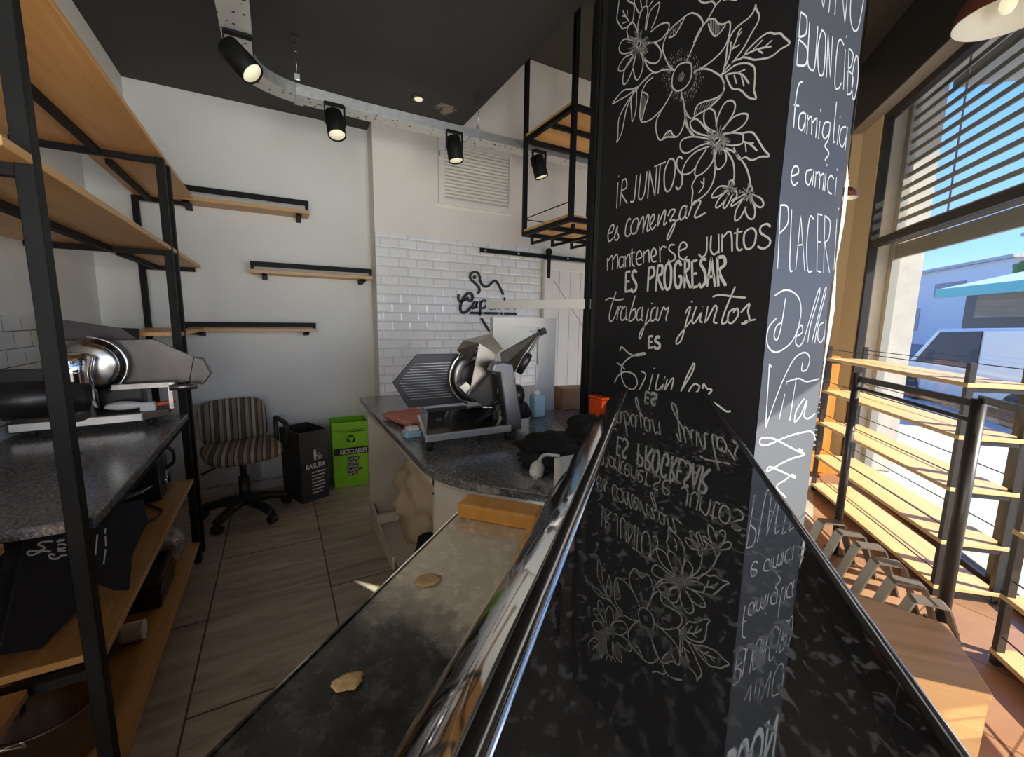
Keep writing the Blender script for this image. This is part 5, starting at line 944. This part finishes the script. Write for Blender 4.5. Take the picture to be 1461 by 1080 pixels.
# ---------------------------------------------------------------- cable tray, hooks and spotlights
ct = thing('cable_tray', 'galvanised perforated cable tray hung under the black ceiling', 'cable tray', (0.8, 2.9, 2.75))
path = [(-0.092, -2.0), (-0.092, 0.0), (-0.092, 2.0), (-0.09, 2.72)]+[(x, y) for x, y in arc((-0.09, 2.78), (-0.06, 3.00), (0.17, 3.05), 6)]+[(0.6, 3.075), (0.95, 3.07), (1.7, 3.06), (2.6, 3.05)]
m = MB(); L_ = []
for i, p in enumerate(path):
    a = Vector(path[max(i-1, 0)]); b_ = Vector(path[min(i+1, len(path)-1)]); d_ = (b_-a).normalized(); n_ = Vector((-d_.y, d_.x)); c_ = Vector(p)
    L_.append((c_+n_*0.062, c_-n_*0.062))
vs = []
for a, b_ in L_: vs += [Vector((a.x, a.y, 2.75)), Vector((b_.x, b_.y, 2.75))]
m.add(vs, [(2*i, 2*i+1, 2*i+3, 2*i+2) for i in range(len(L_)-1)])
m.build('perforated_bottom', 'slotted_galvanised', ct, solid=0.0015)
for k in (0, 1):
    m = MB(); vs = []
    for pr_ in L_: vs += [Vector((pr_[k].x, pr_[k].y, 2.75)), Vector((pr_[k].x, pr_[k].y, 2.808))]
    m.add(vs, [(2*i, 2*i+1, 2*i+3, 2*i+2) for i in range(len(L_)-1)]); m.build('side_wall', 'galvanised', ct, solid=0.002)
for x in (0.17, 0.42, 1.30): MB().box(x, x+0.05, 2.985, 3.125, 2.744, 2.749).build('joint_clip', 'galvanised', ct)
def hook(x, y, label):
    o = thing('suspension_wire', label, 'wire', (x, y, 2.80), 'suspension wires of the cable tray')
    MB().cyl((x, y, 2.83), (x, y, ZC-0.01), 0.0018, n=8).build('wire', 'steel', o)
    MB().box(x-0.02, x+0.02, y-0.01, y+0.01, ZC-0.012, ZC).build('ceiling_plate', 'dark_metal', o)
    MB().tube([Vector((x+0.006*math.cos(a), y, 2.965+0.018*math.sin(a))) for a in [i*math.pi/6 for i in range(12)]], 0.002, 6, True).build('eyelet', 'steel', o)
    MB().tube([(x, y, 2.84), (x-0.012, y, 2.815), (x-0.004, y, 2.803)], 0.0025, 6).build('clamp', 'steel', o)
    MB().box(x-0.014, x+0.014, y-0.006, y+0.006, 2.801, 2.83).build('bracket', 'galvanised', o)
hook(0.18, 2.93, 'thin suspension wire above the bend of the cable tray')
hook(1.36, 3.005, 'thin suspension wire near the ceiling step edge')
def spot(x, y, tilt, label):
    o = thing('spotlight', label, 'spotlight', (x, y, 2.745), 'track spotlights under the cable tray')
    MB().box(x-0.055, x+0.055, y-0.018, y+0.018, 2.737, 2.7485).build('mount_plate', 'black_metal', o)
    for sx in (-1, 1): MB().box(x+sx*0.058-0.003, x+sx*0.058+0.003, y-0.012, y+0.012, 2.625, 2.7484).build('yoke_arm', 'black_metal', o)
    ax = Vector(tilt).normalized(); c_ = Vector((x, y, 2.635))
    MB().lathe([(0.0, -0.075), (0.045, -0.075), (0.052, -0.07), (0.054, 0.0), (0.054, 0.085), (0.050, 0.087), (0.047, 0.075)], c_, ax, 28).build('housing', 'black_metal', o)
    MB().lathe([(0.0, 0.076), (0.047, 0.075), (0.046, 0.079), (0.0, 0.08)], c_, ax, 28).build('lens', 'lamp_lens', o)
spot(-0.085, 2.52, (0.45, -0.25, -0.55), 'leftmost black spotlight, at the corner bend of the tray')
spot(0.385, 3.00, (0.05, -0.32, -0.8), 'black spotlight just right of the tray bend, above the wall edge')
spot(1.165, 2.98, (0.10, -0.12, -0.9), 'black spotlight hanging in front of the white vent')
spot(1.86, 2.96, (0.22, -0.12, -0.85), 'black spotlight seen through the hanging frame shelf')
dl = thing('downlight', 'small recessed downlight in the black ceiling by the peeling paint', 'downlight', (0.987, 3.231, ZC))
MB().box(0.945, 1.03, 3.19, 3.275, ZC-0.006, ZC).build('trim_plate', 'dark_metal', dl)
MB().lathe([(0.0, -0.0075), (0.018, -0.0075), (0.028, -0.012), (0.030, -0.006)], (0.987, 3.231, ZC), (0, 0, 1), 20).build('lens', 'lamp_lens', dl)

# ---------------------------------------------------------------- hanging frame shelf
hf = thing('hanging_shelf', 'black steel frame shelf with wooden boards hung from the ceiling', 'hanging shelf', (2.0, 2.62, 2.07))
HX0, HX1, HY0, HY1 = 1.70, 2.35, 2.31, 2.935
for x in (HX0, HX1-0.03):
    for y in (HY0, HY1-0.03): MB().box(x, x+0.03, y, y+0.03, 2.085, ZH).build('post', 'black_metal', hf)
for z in (2.085, 2.765):
    MB().box(HX0, HX0+0.03, HY0+0.03, HY1-0.03, z, z+0.03).build('side_bar', 'black_metal', hf); MB().box(HX1-0.03, HX1, HY0+0.03, HY1-0.03, z, z+0.03).build('side_bar', 'black_metal', hf)
    for y in (HY0, HY1-0.03): MB().box(HX0+0.03, HX1-0.03, y, y+0.03, z, z+0.03).build('front_bar', 'black_metal', hf)
    MB().box(HX0+0.003, HX1-0.003, HY0+0.031, HY1-0.031, z+0.031, z+0.05).build('board', 'hang_wood', hf)
    MB().box(HX0+0.03, HX1-0.03, 2.60, 2.625, z, z+0.03).build('front_bar', 'black_metal', hf)
MB().cyl((HX0+0.006, HY0+0.03, 2.21), (HX0+0.006, HY1-0.03, 2.21), 0.004, n=8).build('guard_rail', 'black_metal', hf)
MB().cyl((HX0+0.03, HY1-0.015, 2.21), (HX1-0.03, HY1-0.015, 2.21), 0.004, n=8).build('guard_rail', 'black_metal', hf)
for i, x in enumerate((1.76, 1.95, 2.14)):
    m = MB(); y0, y1 = 2.36, 2.90
    m.box(x, x+0.018, y0, y1, 2.025, 2.043).box(x, x+0.018, y0, y0+0.018, 2.043, 2.085).box(x, x+0.018, y1-0.018, y1, 2.043, 2.085)
    m.build('glass_hanger', 'black_metal', hf)

# ---------------------------------------------------------------- window shelves, railing, stool frames, bench
def wshelf(s0, s1, t0, t1, label, wires=True):
    """front line from (s0, t0) to (s1, t1); local frame along the unit"""
    o = thing('window_shelf', label, 'shelving unit', tuple(ST((s0+s1)/2, (t0+t1)/2+0.14, 0)))
    A = ST(s0, t0); B_ = ST(s1, t1); a = (B_-A).normalized(); b_ = Vector((a.y, -a.x, 0))
    if b_.dot(Vector((EX, EY, 0))) < 0: b_ = -b_
    Ln = (B_-A).length; D_ = 0.285
    def bx(x0, x1, y0, y1, z0, z1):
        q = [A+a*x0+b_*y0, A+a*x1+b_*y0, A+a*x1+b_*y1, A+a*x0+b_*y1]; return MB().hexa([(p.x, p.y) for p in q], z0, z1)
    for x in (0, Ln-0.028):
        for y in (0, D_-0.028): bx(x, x+0.028, y, y+0.028, 0, 1.265).build('post', 'dark_metal', o)
    for z in (0.065, 0.322, 0.615, 0.893, 1.165):
        bx(-0.004, Ln+0.004, -0.004, D_+0.004, z-0.022, z).build('board', 'window_shelf_wood', o, bevel=0.002, seg=1)
        for x in (0.001, Ln-0.027): bx(x, x+0.026, 0.03, D_-0.03, z-0.045, z-0.0225).build('crossbar', 'dark_metal', o)
        for y in (0.012, D_-0.012): bx(0.028, Ln-0.028, y-0.0025, y+0.0025, z+0.07, z+0.075).build('guard_wire', 'dark_metal', o)
    for x in (0.001, Ln-0.027): bx(x, x+0.026, 0.03, D_-0.03, 0.0, 0.018).build('crossbar', 'dark_metal', o)
    return o
wshelf(2.715, 4.21, 1.515, 1.395, 'low five tier wooden window shelf with black posts left of the gap')
wshelf(0.66, 2.235, 1.53, 1.475, 'low wooden window shelf at the right edge, only its end visible')
ra = thing('barrier_rail', 'dark metal barrier of posts and two rails before the window shelf', 'barrier', tuple(ST(2.7, 1.3, 0)))
R0, R1, R2 = ST(3.06, 1.185), ST(2.446, 1.415), ST(1.2, 1.44)
for p, h, r in ((R0, 1.16, 0.022), (R1, 1.125, 0.027), (R2, 1.10, 0.027)): MB().cyl(p+Vector((0, 0, 0.0)), p+Vector((0, 0, h)), r, n=20).build('post', 'dark_metal', ra)
for a_, b_ in ((R0, R1), (R1, R2)):
    MB().bar(a_+Vector((0, 0, 1.125)), b_+Vector((0, 0, 1.10)), 0.014, 0.032).build('top_rail', 'dark_metal', ra)
MB().cyl(R0+Vector((0, 0, 1.07)), R1+Vector((0, 0, 1.02)), 0.010, n=12).build('lower_rail', 'dark_metal', ra)
for p in (R0, R1, R2): MB().obox(p+Vector((0, 0, 0.004)), (DX, DY, 0), (EX, EY, 0), (0, 0, 1), 0.06, 0.04, 0.004).build('foot_plate', 'dark_metal', ra)
def trestle(s_, t_, ang, label):
    o = tuple(ST(s_, t_, 0)); c_ = ST(s_, t_, 0); uu = Vector((EX, EY, 0)); dd = Vector((DX, DY, 0)); ca, sa = math.cos(ang), math.sin(ang)
    U = uu*ca+dd*sa; V = dd*ca-uu*sa
    prof = [(-0.145, 0.0), (-0.14, 0.005), (-0.06, 0.242), (-0.05, 0.25), (0.05, 0.25), (0.06, 0.242), (0.14, 0.005), (0.145, 0.0)]
    m = MB(); vs = []
    for x, z in prof: vs += [c_+U*x+V*0.036+Vector((0, 0, z)), c_+U*x-V*0.036+Vector((0, 0, z))]
    m.add(vs, [(2*i, 2*i+1, 2*i+3, 2*i+2) for i in range(len(prof)-1)])
    r_ = m.build('bench_leg', 'taupe_steel', solid=0.008)
    return tag(r_, label, 'bench leg', 'loose metal bench legs on the shop floor')
for i, (s_, t_, an, w_) in enumerate(((2.93, 1.10, .2, 'farthest flat steel trapezoid leg, by the thin barrier post'), (2.80, 1.15, .1, 'second flat steel trapezoid leg from the thin barrier post'), (2.665, 1.19, 0, 'third flat steel trapezoid leg from the thin barrier post'), (2.505, 1.205, 0, 'fourth flat steel trapezoid leg from the thin barrier post'), (2.335, 1.205, -.05, 'second nearest flat steel trapezoid leg, left of the thick post'), (2.19, 1.215, -.1, 'nearest flat steel trapezoid leg, behind the wooden bench'))):
    trestle(s_, t_, an, w_)
be = thing('wooden_bench', 'low laminated wooden bench box along the front of the display case', 'bench', tuple(ST(1.55, 0.65, 0)))
q = [ST(1.394, 0.42), ST(1.52, 0.42), ST(1.80, 0.73), ST(1.70, 1.0), ST(1.389, 0.94)]
MB().hexa([(p.x, p.y) for p in reversed(q)], 0.428, 0.45).build('top', 'bench_wood', be, bevel=0.002, seg=1)
q = [ST(1.397, 0.43), ST(1.515, 0.43), ST(1.79, 0.735), ST(1.69, 0.985), ST(1.392, 0.935)]
MB().hexa([(p.x, p.y) for p in reversed(q)], 0.0, 0.428).build('front_box', 'bench_wood', be)

# ---------------------------------------------------------------- pendant lamps
def pendant(c_, r, label):
    o = thing('pendant_lamp', label, 'pendant lamp', c_, 'copper pendant lamps')
    MB().lathe([(r, 0.0), (r*0.99, 0.02*r/.14), (r*0.93, r*0.36), (r*0.75, r*0.68), (r*0.45, r*0.92), (r*0.2, r*1.0), (r*0.18, r*1.15), (0, r*1.17)], c_, (0, 0, 1), 40).build('shade', 'copper', o)
    MB().lathe([(r*0.985, 0.0), (r*0.91, r*0.35), (r*0.73, r*0.66), (r*0.43, r*0.9), (0, r*0.97)], c_, (0, 0, 1), 40).build('shade_lining', 'lamp_inside', o)
    MB().lathe([(0.0, -0.02), (0.02, -0.012), (0.034, 0.02), (0.03, 0.05), (0.015, 0.08), (0.013, 0.11)], Vector(c_)+Vector((0, 0, r*0.15)), (0, 0, 1), 20).build('bulb', 'lamp_lens', o)
    MB().cyl(Vector(c_)+Vector((0, 0, r*1.17)), (c_[0], c_[1], ZH), 0.004, n=8).build('cord', 'black_plastic', o)
pendant((3.31, 0.866, 3.0), 0.20, 'copper dome pendant lamp at the top right corner')
pendant(tuple(ST(3.63, 1.2, 2.31)), 0.075, 'small copper pendant lamp beyond the peeling pillar edge')

# ---------------------------------------------------------------- far corner: orange stand with small chalkboards
os_ = thing('display_stand', 'orange wooden stand with white and black lettered cards in the far corner', 'stand', tuple(ST(4.75, 1.55, 0)))
Q = ST(4.70, 1.62)
def obx(c_, hx_, hy_, z0, z1): return MB().obox(Vector((c_.x, c_.y, (z0+z1)/2)), (DX, DY, 0), (EX, EY, 0), (0, 0, 1), hx_, hy_, (z1-z0)/2)
obx(ST(4.70, 1.63), 0.03, 0.035, 0, 1.15).build('upright', 'orange_wood', os_); obx(ST(4.70, 1.33), 0.03, 0.035, 0, 1.15).build('upright', 'orange_wood', os_)
for z in (0.20, 0.52, 0.82): obx(ST(4.70, 1.48), 0.05, 0.20, z, z+0.03).build('rail', 'orange_wood', os_)
obx(ST(4.63, 1.48), 0.09, 0.23, 0.06, 0.20).build('foot_box', 'orange_wood', os_)
for z in (0.24, 0.56, 0.86):
    obx(ST(4.665, 1.545), 0.004, 0.055, z, z+0.24).build('black_card', 'print_black', os_)
    obx(ST(4.665, 1.44), 0.004, 0.045, z, z+0.24).build('white_card', 'print_white', os_)
    m = MB()
    for i in range(4): m.obox(ST(4.659, 1.545, z+0.05+i*0.05), (EX, EY, 0), (DX, DY, 0), (0, 0, 1), 0.035-0.006*(i % 2), 0.001, 0.006)
    m.build('card_lettering', 'chalk', os_)

# ---------------------------------------------------------------- things on the left shelves
ap = thing('apron', 'black apron with a white printed logo draped over the middle left shelf', 'apron', (-0.6, 1.95, 0.52))
an = Vector((0.826, -0.460, 0.325)).normalized()
sh_ = [Vector(p) for p in [[-0.661, 1.676, 0.841], [-0.6, 1.746, 0.785], [-0.532, 1.87, 0.789], [-0.47, 1.964, 0.764], [-0.457, 1.937, 0.69], [-0.484, 1.836, 0.617], [-0.486, 1.764, 0.524], [-0.512, 1.737, 0.548], [-0.544, 1.714, 0.596], [-0.573, 1.637, 0.56], [-0.616, 1.537, 0.53], [-0.668, 1.477, 0.576]]]
n_ = len(sh_); m = MB(); ctr_ = sum(sh_, Vector())/n_
vs = sh_+[p-an*0.006 for p in sh_]
m.add(vs, [tuple(range(n_)), tuple(range(2*n_-1, n_-1, -1))]+[(i, (i+1) % n_, (i+1) % n_+n_, i+n_) for i in range(n_)])
m.build('cloth', 'apron_cloth', ap)
MB().lump((-0.74, 1.78, 0.64), (0.11, 0.22, 0.15), 51, 4, .15, 1.6, flat=0.526).build('folded_bulk', 'apron_cloth', ap)
m = MB()
for st in [[[-0.624, 1.675, 0.746], [-0.633, 1.666, 0.756], [-0.639, 1.657, 0.759], [-0.645, 1.647, 0.759], [-0.652, 1.637, 0.763], [-0.656, 1.636, 0.771], [-0.654, 1.641, 0.773], [-0.647, 1.649, 0.768], [-0.639, 1.66, 0.762], [-0.634, 1.67, 0.763], [-0.639, 1.668, 0.773], [-0.643, 1.664, 0.778], [-0.64, 1.672, 0.781], [-0.623, 1.694, 0.77]], [[-0.617, 1.678, 0.732], [-0.624, 1.671, 0.74], [-0.625, 1.666, 0.736], [-0.621, 1.667, 0.727], [-0.613, 1.677, 0.72], [-0.608, 1.687, 0.722], [-0.599, 1.7, 0.716]], [[-0.614, 1.687, 0.738], [-0.602, 1.702, 0.729]], [[-0.613, 1.694, 0.746], [-0.614, 1.691, 0.742], [-0.61, 1.697, 0.74], [-0.603, 1.707, 0.737]], [[-0.616, 1.696, 0.755], [-0.607, 1.708, 0.749], [-0.603, 1.71, 0.743]], [[-0.618, 1.699, 0.764], [-0.611, 1.709, 0.761], [-0.606, 1.717, 0.761]], [[-0.615, 1.706, 0.767], [-0.606, 1.715, 0.756]]]: m.ribbon(spline([Vector(p)+an*0.0012 for p in st], 5) if len(st) > 2 else [Vector(p)+an*0.0012 for p in st], 0.0055, an)
m.build('printed_logo', 'print_white', ap, fix=False)
m = MB()
for st in [[[-0.554, 1.788, 0.729], [-0.554, 1.752, 0.676]], [[-0.541, 1.815, 0.734], [-0.541, 1.806, 0.719]], [[-0.54, 1.803, 0.714], [-0.537, 1.788, 0.684]], [[-0.537, 1.782, 0.676], [-0.538, 1.754, 0.638]]]: m.ribbon([Vector(p)+an*0.0012 for p in st], 0.006, an)
m.build('printed_lines', 'print_white', ap, fix=False)
cbx = thing('cash_drawer', 'black metal box with chrome lock on the middle left shelf', 'box', (-0.64, 2.66, 0.52))
MB().box(-0.72, -0.555, 2.60, 2.73, 0.521, 0.72).build('body', 'black_plastic', cbx, bevel=0.004)
MB().cyl((-0.555, 2.68, 0.60), (-0.535, 2.68, 0.60), 0.02, n=20).build('lock', 'chrome', cbx)
tag(MB().obox((-0.63, 2.53, 0.60), (0.3, 1, 0), (1, -.3, .4), (-.4, 0, 1), 0.045, 0.05, 0.002).build('swing_tag', 'white_plastic'), 'white hang tag leaning against the black box on the left shelf', 'tag')
ap2 = thing('food_processor', 'clear bowled kitchen appliance at the end of the middle left shelf', 'appliance', (-0.62, 2.82, 0.52))
MB().box(-0.70, -0.56, 2.78, 2.875, 0.521, 0.60).build('base', 'brushed_steel', ap2, bevel=0.01)
MB().lathe([(0.05, 0.0), (0.062, 0.02), (0.066, 0.16), (0.06, 0.17), (0.03, 0.19), (0.0, 0.195)], (-0.63, 2.80, 0.60), (0, 0, 1), 24).build('bowl', 'clear_bag', ap2)
MB().tube(spline([(-0.56, 2.80, 0.63), (-0.53, 2.80, 0.66), (-0.53, 2.80, 0.72), (-0.565, 2.80, 0.745)]), 0.009).build('handle', 'black_plastic', ap2)
tag(MB().tube(spline([(-0.62, 2.58, 0.528), (-0.56, 2.50, 0.528), (-0.52, 2.42, 0.528), (-0.56, 2.32, 0.528), (-0.62, 2.28, 0.528)]), 0.005).build('power_cable', 'black_plastic'), 'thin black power cable lying on the middle left shelf', 'cable')
jb = thing('jar_bag', 'clear plastic bag of jars on the bottom left shelf', 'bag', (-0.60, 2.72, 0.136))
MB().lump((-0.60, 2.72, 0.23), (0.09, 0.12, 0.10), 31, 4, .3, 3.0, flat=0.138).build('wrapping', 'clear_bag', jb)
for i, (s0_, y0_, y1_, z_, w_) in enumerate(((-0.66, 2.28, 2.57, 0.137, 'lowest'), (-0.665, 2.29, 2.56, 0.185, 'middle'), (-0.66, 2.30, 2.55, 0.233, 'topmost'))):
    o_ = thing('baking_pan', 'dark baking pan on the bottom left shelf, %s of its stack' % w_, 'pan', (-0.66, 2.42, z_), 'stacked dark pans on the bottom shelf')
    m = MB(); q = [(-0.80, y0_), (-0.525, y0_), (-0.525, y1_), (-0.80, y1_)]; cx_, cy_ = -0.6625, (y0_+y1_)/2
    q2 = [(cx_+(x-cx_)*1.02, cy_+(y-cy_)*1.02) for x, y in q]; qi = [(cx_+(x-cx_)*0.94, cy_+(y-cy_)*0.94) for x, y in q]
    vs = [(x, y, z_) for x, y in q]+[(x, y, z_+0.046) for x, y in q2]+[(x, y, z_+0.046) for x, y in qi]+[(x, y, z_+0.004) for x, y in qi]
    fs = [(3, 2, 1, 0), (12, 13, 14, 15)]
    for k in range(4):
        j = (k+1) % 4; fs += [(k, j, j+4, k+4), (k+4, j+4, j+8, k+8), (k+8, j+8, j+12, k+12)]
    m.add(vs, fs).build('body', 'pan_metal', o_)
rt_ = thing('rolled_bag', 'rolled dark bag with white end on the bottom left shelf', 'roll', (-0.62, 2.08, 0.136))
MB().cyl((-0.78, 2.08, 0.175), (-0.55, 2.08, 0.175), 0.038, n=22).build('roll', 'beige_bag', rt_)
MB().cyl((-0.55, 2.08, 0.175), (-0.54, 2.08, 0.175), 0.038, n=22).build('end_cap', 'white_plastic', rt_)
tray_ = thing('black_tray', 'black roasting tray near the front post on the bottom left shelf', 'tray', (-0.70, 1.9, 0.136))
MB().lump((-0.70, 1.90, 0.27), (0.14, 0.10, 0.12), 41, 4, .12, 1.5, flat=0.138).build('cover', 'black_plastic', tray_)
pot = thing('cooking_pot', 'dark steel cooking pot with curved handle on the lower left shelf', 'pot', (-0.66, 1.62, 0.136))
MB().lathe([(0.0, 0.0), (0.108, 0.0), (0.118, 0.01), (0.122, 0.16), (0.128, 0.165), (0.118, 0.163), (0.113, 0.012), (0, 0.01)], (-0.66, 1.62, 0.136), (0, 0, 1), 36).build('body', 'brushed_steel', pot)
MB().tube(spline([(-0.735, 1.53, 0.28), (-0.765, 1.50, 0.30), (-0.75, 1.475, 0.315), (-0.70, 1.475, 0.315), (-0.665, 1.485, 0.30), (-0.66, 1.50, 0.28)]), 0.008).build('handle', 'chrome', pot)
for o_ in ROOTS:
    if '_o' in o_: del o_['_o']
